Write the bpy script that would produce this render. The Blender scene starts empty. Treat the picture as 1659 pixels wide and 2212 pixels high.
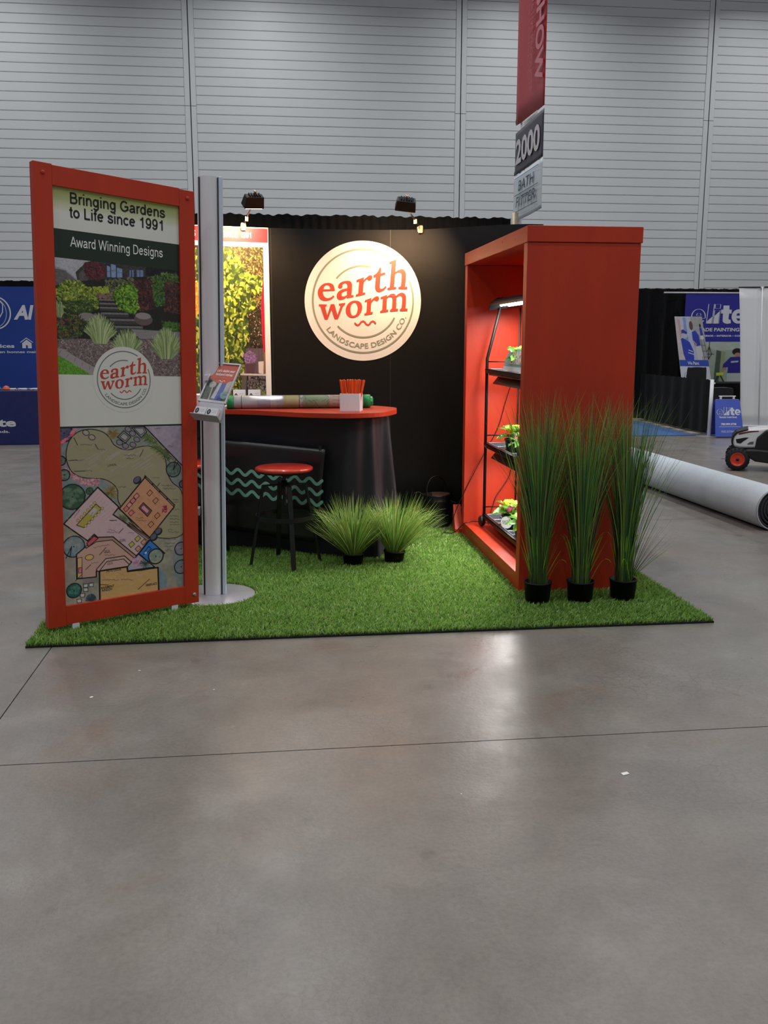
import bpy, bmesh, math, random
import numpy as np
from mathutils import Vector, Matrix

random.seed(7); RNG = np.random.default_rng(7)
SC = bpy.context.scene
COL = SC.collection
PI = math.pi

# ------------------------------------------------------------------ camera
FPX, W_PX = 2000.0, 1659.0
pitch = math.atan(371 / FPX); yaw = math.atan(240 / math.hypot(FPX, 371))
cd = bpy.data.cameras.new('camera'); cam = bpy.data.objects.new('camera', cd); COL.objects.link(cam)
cam.location = (0, 0, 1.56)
cam.rotation_euler = (PI / 2 - pitch, 0, -yaw)
cd.sensor_fit = 'HORIZONTAL'; cd.sensor_width = 36.0; cd.lens = 36.0 * FPX / W_PX
cd.clip_start = 0.05; cd.clip_end = 200
SC.camera = cam

# ------------------------------------------------------------------ world, exposure
wd = bpy.data.worlds.new('hall_air'); SC.world = wd; wd.use_nodes = True
bg = wd.node_tree.nodes['Background']; bg.inputs[0].default_value = (0.90, 0.94, 1.0, 1); bg.inputs[1].default_value = 0.19
SC.view_settings.view_transform = 'Standard'; SC.view_settings.look = 'None'
SC.view_settings.exposure = 0.0; SC.view_settings.gamma = 1.0; SC.view_settings.use_curve_mapping = False

def area(name, loc, rot, sx, sy, power, col=(1, 1, 1), spread=180, shape='RECTANGLE'):
    l = bpy.data.lights.new(name, 'AREA'); l.shape = shape; l.size = sx
    if shape in ('RECTANGLE', 'ELLIPSE'): l.size_y = sy
    l.energy = power; l.color = col; l.spread = math.radians(spread)
    o = bpy.data.objects.new(name, l); COL.objects.link(o); o.location = loc; o.rotation_euler = rot
    return o
# the hall's high-bay lamps, one grid over the whole floor
for ix, x in enumerate((-6.6, -0.15, 6.3, 12.7)):
    for iy, y in enumerate((21.2, 15.4, 9.2, 3.4, -2.6)):
        area('high_bay_lamp', (x, y, 10.5), (0, 0, 0), 0.6, 0.6, 118, (0.98, 0.99, 1.0), 150, 'DISK')

# ------------------------------------------------------------------ helpers
def lin(c):
    c = np.asarray(c, dtype=float) / 255.0
    return np.where(c <= 0.04045, c / 12.92, ((c + 0.055) / 1.055) ** 2.4)

MATS = {}
def mat(name, rgb, rough=0.5, metal=0.0, var=0.08, scale=12.0, bump=0.0, bscale=80.0, spec=0.5, coat=0.0, emit=None, estr=0, alpha=1, trans=0.0, stretch=None, sheen=0):
    if name in MATS: return MATS[name]
    m = bpy.data.materials.new(name); m.use_nodes = True
    nt = m.node_tree; b = nt.nodes['Principled BSDF']
    c = lin(rgb)
    b.inputs['Roughness'].default_value = rough; b.inputs['Metallic'].default_value = metal
    b.inputs['Specular IOR Level'].default_value = spec
    if coat: b.inputs['Coat Weight'].default_value = coat; b.inputs['Coat Roughness'].default_value = 0.15
    if sheen: b.inputs['Sheen Weight'].default_value = sheen
    if trans: b.inputs['Transmission Weight'].default_value = trans
    tc = nt.nodes.new('ShaderNodeTexCoord'); mp = nt.nodes.new('ShaderNodeMapping')
    nt.links.new(tc.outputs['Object'], mp.inputs[0])
    if stretch: mp.inputs['Scale'].default_value = stretch
    if var:
        n = nt.nodes.new('ShaderNodeTexNoise'); n.inputs['Scale'].default_value = scale; n.inputs['Detail'].default_value = 4
        nt.links.new(mp.outputs[0], n.inputs[0])
        r = nt.nodes.new('ShaderNodeValToRGB')
        r.color_ramp.elements[0].position = 0.3; r.color_ramp.elements[1].position = 0.7
        r.color_ramp.elements[0].color = (*(c * (1 - var)), 1); r.color_ramp.elements[1].color = (*np.minimum(c * (1 + var), 1), 1)
        nt.links.new(n.outputs[0], r.inputs[0]); nt.links.new(r.outputs[0], b.inputs['Base Color'])
    else: b.inputs['Base Color'].default_value = (*c, 1)
    if bump:
        n2 = nt.nodes.new('ShaderNodeTexNoise'); n2.inputs['Scale'].default_value = bscale; n2.inputs['Detail'].default_value = 3
        nt.links.new(mp.outputs[0], n2.inputs[0])
        bp = nt.nodes.new('ShaderNodeBump'); bp.inputs['Strength'].default_value = bump; bp.inputs['Distance'].default_value = 0.01
        nt.links.new(n2.outputs[0], bp.inputs['Height']); nt.links.new(bp.outputs[0], b.inputs['Normal'])
    if emit is not None:
        b.inputs['Emission Color'].default_value = (*lin(emit), 1); b.inputs['Emission Strength'].default_value = estr
    MATS[name] = m; return m

def vcol_mat(name, rough=0.5, spec=0.5, sss=False, coat=0, transl=0.0):
    if name in MATS: return MATS[name]
    m = bpy.data.materials.new(name); m.use_nodes = True; nt = m.node_tree; b = nt.nodes['Principled BSDF']
    a = nt.nodes.new('ShaderNodeAttribute'); a.attribute_name = 'tint'
    nt.links.new(a.outputs[0], b.inputs['Base Color'])
    b.inputs['Roughness'].default_value = rough; b.inputs['Specular IOR Level'].default_value = spec
    if coat: b.inputs['Coat Weight'].default_value = coat; b.inputs['Coat Roughness'].default_value = 0.12
    if transl:
        tr = nt.nodes.new('ShaderNodeBsdfTranslucent'); nt.links.new(a.outputs[0], tr.inputs[0])
        mx = nt.nodes.new('ShaderNodeMixShader'); mx.inputs[0].default_value = transl
        nt.links.new(b.outputs[0], mx.inputs[1]); nt.links.new(tr.outputs[0], mx.inputs[2])
        nt.links.new(mx.outputs[0], nt.nodes['Material Output'].inputs[0])
    MATS[name] = m; return m

class MB:
    """collects shapes; build() links them as ONE mesh object"""
    def __init__(s): s.v = []; s.f = []; s.sm = []
    def add(s, vs, fs, smooth=False):
        o = len(s.v); s.v += [tuple(float(q) for q in p) for p in vs]
        s.f += [tuple(o + i for i in f) for f in fs]; s.sm += [smooth] * len(fs); return s
    def hexa(s, p): # p: 8 points, bottom 4 ccw, top 4 ccw
        return s.add(p, [(3, 2, 1, 0), (4, 5, 6, 7), (0, 1, 5, 4), (1, 2, 6, 5), (2, 3, 7, 6), (3, 0, 4, 7)])
    def box(s, x0, x1, y0, y1, z0, z1, M=None):
        p = [(x0, y0, z0), (x1, y0, z0), (x1, y1, z0), (x0, y1, z0), (x0, y0, z1), (x1, y0, z1), (x1, y1, z1), (x0, y1, z1)]
        if M is not None: p = [M @ Vector(q) for q in p]
        return s.hexa(p)
    def prism(s, poly, z0, z1, f=None, smooth=False):
        n = len(poly); f = f or (lambda x, y, z: (x, y, z))
        vs = [f(x, y, z0) for x, y in poly] + [f(x, y, z1) for x, y in poly]
        return s.add(vs, [tuple(range(n))[::-1], tuple(range(n, 2 * n))] + [(i, (i + 1) % n, n + (i + 1) % n, n + i) for i in range(n)], smooth)
    def tube(s, pts, r, n=10, cap=True, smooth=True, flat=None):
        pts = [Vector(p) for p in pts]; rs = r if hasattr(r, '__len__') else [r] * len(pts)
        vs = []; prev = None
        for i, p in enumerate(pts):
            t = (pts[min(i + 1, len(pts) - 1)] - pts[max(i - 1, 0)]).normalized()
            if prev is None:
                a = Vector((0, 0, 1)) if abs(t.z) < 0.9 else Vector((1, 0, 0))
                u = t.cross(a).normalized()
            else: u = (prev - t * prev.dot(t)).normalized()
            prev = u; w = t.cross(u)
            for k in range(n):
                an = 2 * PI * k / n; k2 = 1 if flat is None else flat
                vs.append(p + u * math.cos(an) * rs[i] + w * math.sin(an) * rs[i] * k2)
        fs = [(i * n + k, i * n + (k + 1) % n, (i + 1) * n + (k + 1) % n, (i + 1) * n + k) for i in range(len(pts) - 1) for k in range(n)]
        s.add(vs, fs, smooth)
        if cap:
            o = len(s.v) - len(vs)
            s.f += [tuple(o + k for k in range(n))[::-1], tuple(o + (len(pts) - 1) * n + k for k in range(n))]; s.sm += [False, False]
        return s
    def lathe(s, prof, n=32, c=(0, 0, 0), smooth=True, cap=True, M=None):
        vs = [(c[0] + r * math.cos(2 * PI * k / n), c[1] + r * math.sin(2 * PI * k / n), c[2] + z) for r, z in prof for k in range(n)]
        if M is not None: vs = [M @ Vector(q) for q in vs]
        fs = [(i * n + k, i * n + (k + 1) % n, (i + 1) * n + (k + 1) % n, (i + 1) * n + k) for i in range(len(prof) - 1) for k in range(n)]
        s.add(vs, fs, smooth); o = len(s.v) - len(vs)
        if cap:
            s.f += [tuple(o + k for k in range(n))[::-1], tuple(o + (len(prof) - 1) * n + k for k in range(n))]; s.sm += [False, False]
        return s
    def grid(s, nu, nv, f, smooth=True, closed=False):
        vs = [f(i / nu, j / nv) for j in range(nv + 1) for i in range(nu + 1)]
        return s.add(vs, [(j * (nu + 1) + i, j * (nu + 1) + i + 1, (j + 1) * (nu + 1) + i + 1, (j + 1) * (nu + 1) + i) for j in range(nv) for i in range(nu)], smooth)
    def build(s, name, m, parent=None, bevel=0.0, tint=None, solid=0.0, seg=2):
        me = bpy.data.meshes.new(name); me.from_pydata(s.v, [], s.f)
        me.polygons.foreach_set('use_smooth', s.sm)
        if bevel:
            bm = bmesh.new(); bm.from_mesh(me)
            bmesh.ops.remove_doubles(bm, verts=bm.verts, dist=1e-6)
            es = [e for e in bm.edges if len(e.link_faces) == 2 and e.calc_face_angle(0) > 0.6]
            bmesh.ops.bevel(bm, geom=es, offset=bevel, segments=seg, affect='EDGES', profile=0.5)
            bm.to_mesh(me); bm.free()
        if tint is not None:
            a = me.color_attributes.new('tint', 'FLOAT_COLOR', 'POINT')
            arr = np.ones((len(me.vertices), 4)); arr[:, :3] = np.asarray(tint)[:len(me.vertices)]
            a.data.foreach_set('color', arr.ravel())
        me.materials.append(m)
        o = bpy.data.objects.new(name, me); COL.objects.link(o)
        if parent: o.parent = parent
        if solid:
            md = o.modifiers.new('thick', 'SOLIDIFY'); md.thickness = solid; md.offset = 0
        return o

def tag(o, label=None, cat=None, group=None, kind=None):
    if label: o['label'] = label
    if cat: o['category'] = cat
    if group: o['group'] = group
    if kind: o['kind'] = kind
    return o
def thing(name, label, cat, loc=(0, 0, 0), rz=0, group=None):
    o = bpy.data.objects.new(name, None); COL.objects.link(o); o.location = loc; o.rotation_euler = (0, 0, rz)
    o.empty_display_size = 0.1
    return tag(o, label, cat, group)
def copy_tree(o, parent=None):
    c = o.copy(); COL.objects.link(c); c.parent = parent
    for ch in [q for q in CHILDREN(o)]: copy_tree(ch, c)
    return c
def CHILDREN(o): return [q for q in bpy.data.objects if q.parent == o]

def from_curve(cu):
    o = bpy.data.objects.new('tmp', cu); me = bpy.data.meshes.new_from_object(o)
    vs = np.array([v.co[:2] for v in me.vertices]); fs = [tuple(p.vertices) for p in me.polygons]
    bpy.data.objects.remove(o); bpy.data.meshes.remove(me); bpy.data.curves.remove(cu)
    return vs, fs
TG = {}
def text_geo(body, bold=0.0, res=3):
    k = (body, bold)
    if k not in TG:
        cu = bpy.data.curves.new('t', 'FONT'); cu.body = body; cu.offset = bold; cu.resolution_u = res; cu.fill_mode = 'FRONT'
        TG[k] = from_curve(cu)
    return TG[k]
def lettering(mb, body, box, f, bold=0.0, shear=0.0, keep=None, refcap=False):
    """fit the text to box=(x0,y0,x1,y1) in the sheet's own coordinates, f maps (x,y) to 3D"""
    vs, fs = text_geo(body, bold); vs = vs.copy()
    y0, y1 = vs[:, 1].min(), vs[:, 1].max()
    if refcap: y0, y1 = 0.0, 0.70   # baseline to cap height
    vs[:, 0] += shear * vs[:, 1]
    x0, x1 = vs[:, 0].min(), vs[:, 0].max()
    X = box[0] + (vs[:, 0] - x0) / (x1 - x0) * (box[2] - box[0]); Y = box[1] + (vs[:, 1] - y0) / (y1 - y0) * (box[3] - box[1])
    mb.add([f(a, b) for a, b in zip(X, Y)], fs)
def spline(pts, n=6):
    """closed outline through points; (x,y,1) marks a corner"""
    P = [(p[0], p[1]) for p in pts]; C = [len(p) > 2 for p in pts]; N = len(P); out = []
    for i in range(N):
        p0, p1, p2, p3 = P[i - 1], P[i], P[(i + 1) % N], P[(i + 2) % N]
        if C[i] and C[(i + 1) % N]: out.append(p1); continue
        m1 = (0.5 * (p2[0] - p0[0]), 0.5 * (p2[1] - p0[1])) if not C[i] else ((p2[0] - p1[0]) * .8, (p2[1] - p1[1]) * .8)
        m2 = (0.5 * (p3[0] - p1[0]), 0.5 * (p3[1] - p1[1])) if not C[(i + 1) % N] else ((p2[0] - p1[0]) * .8, (p2[1] - p1[1]) * .8)
        for k in range(n):
            t = k / n; a = 2*t**3-3*t*t+1; b = t**3-2*t*t+t; c = -2*t**3+3*t*t; d = t**3-t*t
            out.append((a*p1[0]+b*m1[0]+c*p2[0]+d*m2[0], a*p1[1]+b*m1[1]+c*p2[1]+d*m2[1]))
    return out
def fill_geo(contours):
    cu = bpy.data.curves.new('c', 'CURVE'); cu.dimensions = '2D'; cu.fill_mode = 'BOTH'
    for c in contours:
        sp = cu.splines.new('POLY'); sp.points.add(len(c) - 1)
        for q, (x, y) in zip(sp.points, c): q.co = (x, y, 0, 1)
        sp.use_cyclic_u = True
    return from_curve(cu)
def stroke_poly(pts, w, rnd=True):
    """outline polygon of a stroked line"""
    P = [Vector(p) for p in pts]; L = []; R = []
    for i, p in enumerate(P):
        t = (P[min(i + 1, len(P) - 1)] - P[max(i - 1, 0)]).normalized(); n = Vector((-t.y, t.x))
        L.append(p + n * w / 2); R.append(p - n * w / 2)
    out = [tuple(q) for q in L]
    if rnd:
        t = (P[-1] - P[-2]).normalized(); a0 = math.atan2(t.y, t.x)
        out += [(P[-1].x + w/2*math.cos(a0 + PI/2 - PI*k/6), P[-1].y + w/2*math.sin(a0 + PI/2 - PI*k/6)) for k in range(1, 6)]
    out += [tuple(q) for q in R[::-1]]
    if rnd:
        t = (P[0] - P[1]).normalized(); a0 = math.atan2(t.y, t.x)
        out += [(P[0].x + w/2*math.cos(a0 + PI/2 - PI*k/6), P[0].y + w/2*math.sin(a0 + PI/2 - PI*k/6)) for k in range(1, 6)]
    return out
def ribbon(mb, pts, w, f, rnd=True):
    """stroke as quads (safe for closed or winding lines)"""
    P = [Vector(p) for p in pts]; vs = []
    for i, p in enumerate(P):
        t = (P[min(i + 1, len(P) - 1)] - P[max(i - 1, 0)]).normalized(); n = Vector((-t.y, t.x))
        vs += [f(*(p + n * w / 2)), f(*(p - n * w / 2))]
    mb.add(vs, [(2*i, 2*i+1, 2*i+3, 2*i+2) for i in range(len(P) - 1)])
    if rnd:
        for q in (P[0], P[-1]):
            mb.add([f(q.x + w/2*math.cos(k*PI/5), q.y + w/2*math.sin(k*PI/5)) for k in range(10)], [tuple(range(10))])

# plain upright sans capitals and lower case for the printed headlines, drawn as strokes (em units)
def _el(cx, cy, rx, ry, a0, a1, n=18): return [(cx+rx*math.cos(math.radians(a0+(a1-a0)*k/n)), cy+ry*math.sin(math.radians(a0+(a1-a0)*k/n))) for k in range(n+1)]
def _os(pts, n=5):
    o = []; P = [pts[0]]+pts+[pts[-1]]
    for i in range(1, len(P)-2):
        for k in range(n):
            t = k/n; o.append(tuple(.5*((2*P[i][j])+(-P[i-1][j]+P[i+1][j])*t+(2*P[i-1][j]-5*P[i][j]+4*P[i+1][j]-P[i+2][j])*t*t+(-P[i-1][j]+3*P[i][j]-3*P[i+1][j]+P[i+2][j])*t**3) for j in (0, 1)))
    return o+[pts[-1]]
SANS = {
 'B': (.667, [[(.12, 0), (.12, .716)], [(.12, .671), (.36, .671)]+_el(.37, .528, .155, .143, 90, -90)+[(.12, .385)], [(.36, .385)]+_el(.385, .215, .185, .170, 90, -90)+[(.12, .045)]]),
 'r': (.34, [[(.115, 0), (.115, .519)], _el(.29, .30, .175, .174, 180, 72)]), 'i': (.235, [[(.117, 0), (.117, .519)], [(.117, .63), (.117, .716)]]),
 'n': (.556, [[(.11, 0), (.11, .519)], _el(.28, .30, .165, .174, 180, 0)+[(.445, 0)]]),
 'g': (.56, [_el(.265, .262, .178, .212, 0, 360, 30), [(.447, .519), (.447, -.02)]+_el(.275, -.03, .172, .135, 0, -160)]),
 'G': (.778, [_el(.385, .358, .29, .313, 42, 318, 30)+[(.66, .13)], [(.66, .10), (.66, .375)], [(.40, .345), (.70, .345)]]),
 'a': (.556, [_el(.265, .335, .165, .139, 160, 0)+[(.43, .12), (.47, 0)], _os([(.43, .29), (.33, .272), (.20, .250), (.095, .19), (.085, .11), (.16, .048), (.27, .055), (.37, .105), (.43, .19)])]),
 'd': (.556, [_el(.262, .26, .178, .215, 0, 360, 30), [(.445, 0), (.445, .716)]]), 'e': (.556, [[(.09, .275), (.46, .275)], _el(.272, .26, .188, .215, 4, 322, 30)]),
 's': (.5, [_os([(.42, .37), (.36, .45), (.25, .476), (.13, .44), (.10, .36), (.16, .29), (.33, .245), (.415, .19), (.415, .11), (.33, .052), (.22, .042), (.11, .08), (.07, .17)])]),
 't': (.29, [_os([(.15, .68), (.15, .40), (.15, .15), (.18, .055), (.27, .045)]), [(.02, .478), (.27, .478)]]), 'o': (.556, [_el(.278, .26, .193, .215, 0, 360, 32)]),
 'L': (.556, [[(.12, 0), (.12, .716)], [(.12, .045), (.52, .045)]]), 'f': (.285, [_os([(.29, .672), (.20, .66), (.145, .58), (.145, .3), (.145, 0)]), [(.02, .478), (.27, .478)]]),
 'c': (.5, [_el(.268, .26, .185, .215, 38, 322, 26)]), '1': (.556, [[(.33, 0), (.33, .716)], _os([(.345, .68), (.27, .58), (.12, .51)])]),
 '9': (.556, [_el(.268, .465, .178, .208, 0, 360, 28), _os([(.447, .47), (.445, .32), (.40, .12), (.27, .042), (.14, .075), (.09, .16)])]),
 'A': (.667, [[(.03, 0), (.335, .716)], [(.335, .716), (.64, 0)], [(.14, .24), (.53, .24)]]), 'w': (.722, [[(.04, .519), (.19, 0)], [(.19, 0), (.36, .519)], [(.36, .519), (.53, 0)], [(.53, 0), (.68, .519)]]),
 'W': (.944, [[(.04, .716), (.24, 0)], [(.24, 0), (.472, .716)], [(.472, .716), (.70, 0)], [(.70, 0), (.905, .716)]]),
 'D': (.722, [[(.12, 0), (.12, .716)], [(.12, .671), (.33, .671)]+_el(.335, .358, .29, .313, 90, -90, 24)+[(.12, .045)]]), ' ': (.278, []),
 'S': (.667, [_os([(.58, .50), (.53, .62), (.40, .674), (.24, .665), (.12, .59), (.12, .47), (.22, .40), (.42, .345), (.55, .28), (.585, .19), (.52, .09), (.37, .042), (.20, .06), (.10, .14), (.08, .24)])]),
 'I': (.278, [[(.14, 0), (.14, .716)]]), 'N': (.722, [[(.12, 0), (.12, .716)], [(.12, .70), (.60, .02)], [(.60, 0), (.60, .716)]]), 'C': (.722, [_el(.385, .358, .29, .313, 35, 325, 30)]), 'E': (.667, [[(.12, 0), (.12, .716)], [(.12, .671), (.60, .671)], [(.12, .375), (.56, .375)], [(.12, .045), (.61, .045)]]),
}
def sans_line(body, u0, u1, z0, z1, f, wt, m, parent):
    t = MB(); L_ = sum(SANS[c][0] for c in body); k = (u1-u0)/L_; q = (z1-z0)/.716; x = 0
    for c in body:
        w, ss = SANS[c]
        for st in ss: ribbon(t, [(x+a, b) for a, b in st], wt, lambda a, b: f(u0+a*k, z0+b*q), False)
        x += w
    return t.build('lettering', m, parent)

# ---------------- round logo, traced once in unit-circle coordinates
def _B(x, y): return ((775 + x/13.825 - 783.1)/127.9, -((550 + y/13.825) - 650.8)/131.2)
def _A(x, y): return ((675 + x/14.745 - 783.1)/127.9, -((550 + y/14.745) - 650.8)/131.2)
def _cv(fn, pts): return spline([(*fn(p[0], p[1]), 1) if len(p) > 2 else fn(p[0], p[1]) for p in pts])
LOGO_LETTERS = [
 [_cv(_A, [(678,1150,1),(675,1090),(640,980),(560,915),(440,903),(300,945),(190,1050),(140,1170),(145,1300),(200,1410),(290,1465),(420,1473),(540,1440),(625,1380),(668,1333,1),(625,1298,1),(580,1345),(500,1383),(410,1385),(335,1330),(298,1240),(297,1172,1),(480,1163)]),
  _cv(_A, [(310,1108,1),(340,1030),(390,980),(440,970),(500,990),(530,1050),(533,1104,1)])],
 [_cv(_A, [(1100,828),(1190,850),(1235,930),(1238,1050),(1215,1288,1),(1285,1278,1),(1280,1352,1),(1070,1388,1),(1062,1352,1),(990,1410),(880,1442),(790,1425),(745,1350),(755,1250),(820,1160),(930,1100),(1083,1065,1),(1090,980),(1060,920),(1000,912),(925,955,1),(930,1010),(905,1060),(850,1080),(800,1055),(795,990),(840,910),(950,850)]),
  _cv(_A, [(1078,1140,1),(1072,1275,1),(1010,1318),(940,1328),(900,1300),(905,1240),(960,1185)])],
 [_cv(_B, [(-79,750,1),(61,698),(138,665,1),(135,750,1),(200,690),(290,620),(350,605),(390,640),(385,710),(330,765),(275,768),(250,720,1),(190,770),(135,850),(105,1130,1),(178,1120,1),(168,1190,1),(-109,1252,1),(-107,1196,1),(-50,1165),(-32,1134),(-5,797,1),(-84,823,1)])],
 [_cv(_B, [(665,375,1),(610,390),(580,460),(520,545),(435,605,1),(430,675,1),(498,665,1),(480,920),(485,1020),(520,1090),(590,1115),(680,1095),(760,1040),(828,960,1),(785,928,1),(740,980),(680,1010),(635,1000),(620,940),(645,628,1),(785,590,1),(788,515,1),(652,548,1)])],
 [_cv(_B, [(1120,130,1),(1040,160),(910,205,1),(903,278,1),(975,265,1),(925,900),(905,965),(855,990,1),(845,1055,1),(1115,1022,1),(1120,950,1),(1052,962,1),(1085,580,1),(1140,540),(1210,522),(1260,550),(1278,620),(1262,880),(1240,940),(1185,960,1),(1180,1022,1),(1448,1028,1),(1455,948,1),(1385,952,1),(1410,680),(1400,520),(1340,435),(1250,425),(1165,460),(1090,508,1)])],
 [_cv(_A, [(168,1585,1),(415,1590,1),(413,1640,1),(368,1668,1),(375,1740),(428,1945,1),(548,1582,1),(662,1578,1),(758,1935,1),(870,1625,1),(815,1628,1),(812,1562,1),(1013,1535,1),(1008,1595,1),(940,1660),(900,1760),(775,2060,1),(665,2068,1),(567,1755,1),(442,2075,1),(345,2078,1),(205,1648,1),(165,1650,1)])],
 [_cv(_A, [(1360,1462),(1480,1495),(1555,1600),(1558,1740),(1500,1880),(1400,1980),(1240,2020),(1110,1975),(1040,1860),(1040,1700),(1110,1560),(1230,1480)]),
  _cv(_A, [(1325,1530),(1390,1580),(1420,1700),(1400,1830),(1350,1920),(1270,1948),(1210,1910),(1180,1790),(1195,1650),(1250,1560)])],
 [_cv(_B, [(170,1355,1),(290,1315),(365,1285,1),(362,1365,1),(420,1300),(500,1245),(560,1240),(598,1290),(580,1360),(520,1390),(475,1370),(460,1345,1),(400,1400),(360,1470),(340,1718,1),(405,1705,1),(398,1778,1),(152,1820,1),(155,1765,1),(205,1730),(218,1680),(235,1402,1),(163,1420,1)])],
 [_cv(_B, [(648,1258,1),(760,1225),(835,1192,1),(845,1245,1),(930,1180),(1020,1158),(1080,1180),(1113,1220,1),(1200,1155),(1290,1130),(1370,1160),(1412,1250),(1415,1400),(1400,1608,1),(1465,1610,1),(1460,1685,1),(1222,1683,1),(1228,1635,1),(1270,1600),(1285,1540),(1300,1330),(1270,1240),(1215,1228),(1127,1275,1),(1115,1615,1),(1175,1612,1),(1170,1685,1),(925,1702,1),(930,1650,1),(975,1620),(992,1560),(1000,1350),(970,1270),(910,1262),(838,1310,1),(818,1645,1),(878,1640,1),(873,1708,1),(630,1742,1),(630,1690,1),(680,1660),(692,1620),(712,1312,1),(642,1328,1)])],
]
LOGO_GEO = [fill_geo(c) for c in LOGO_LETTERS]
def arc(r, a0, a1, n=60): return [(r*math.cos(math.radians(a0+(a1-a0)*k/n)), r*math.sin(math.radians(a0+(a1-a0)*k/n))) for k in range(n+1)]
def logo(f, parent, m_red, m_grey):
    """f maps unit-circle coordinates to 3D just above the sheet"""
    a = MB()
    for vs, fs in LOGO_GEO: a.add([f(x, y) for x, y in vs], fs)
    wv = [(((x-818)/732), -((y-862)/752)) for x, y in [(715,1138),(732,1156),(752,1163),(772,1150),(792,1122),(818,1110),(838,1122),(855,1148),(876,1160),(897,1150),(917,1122),(940,1111),(958,1120),(972,1138)]]
    ribbon(a, wv, 0.030, f); a.build('red_lettering', m_red, parent)
    g = MB()
    ribbon(g, arc(.862, 58.8, 382.5, 120), .028, f)
    ribbon(g, arc(.590, 78.4, 138.8, 30), .028, f); ribbon(g, arc(.603, 224.2, 332.2, 50), .028, f)
    vs, fs = text_geo('LANDSCAPE DESIGN CO.', 0.012); x0, x1 = vs[:, 0].min(), vs[:, 0].max()
    P = []
    for x, y in vs:
        an = math.radians(216.5 + (x-x0)/(x1-x0)*(340.3-216.5)); r = .79 - y/.72*.088
        P.append(f(r*math.cos(an), r*math.sin(an)))
    g.add(P, fs); g.build('grey_lettering', m_grey, parent)

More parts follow.
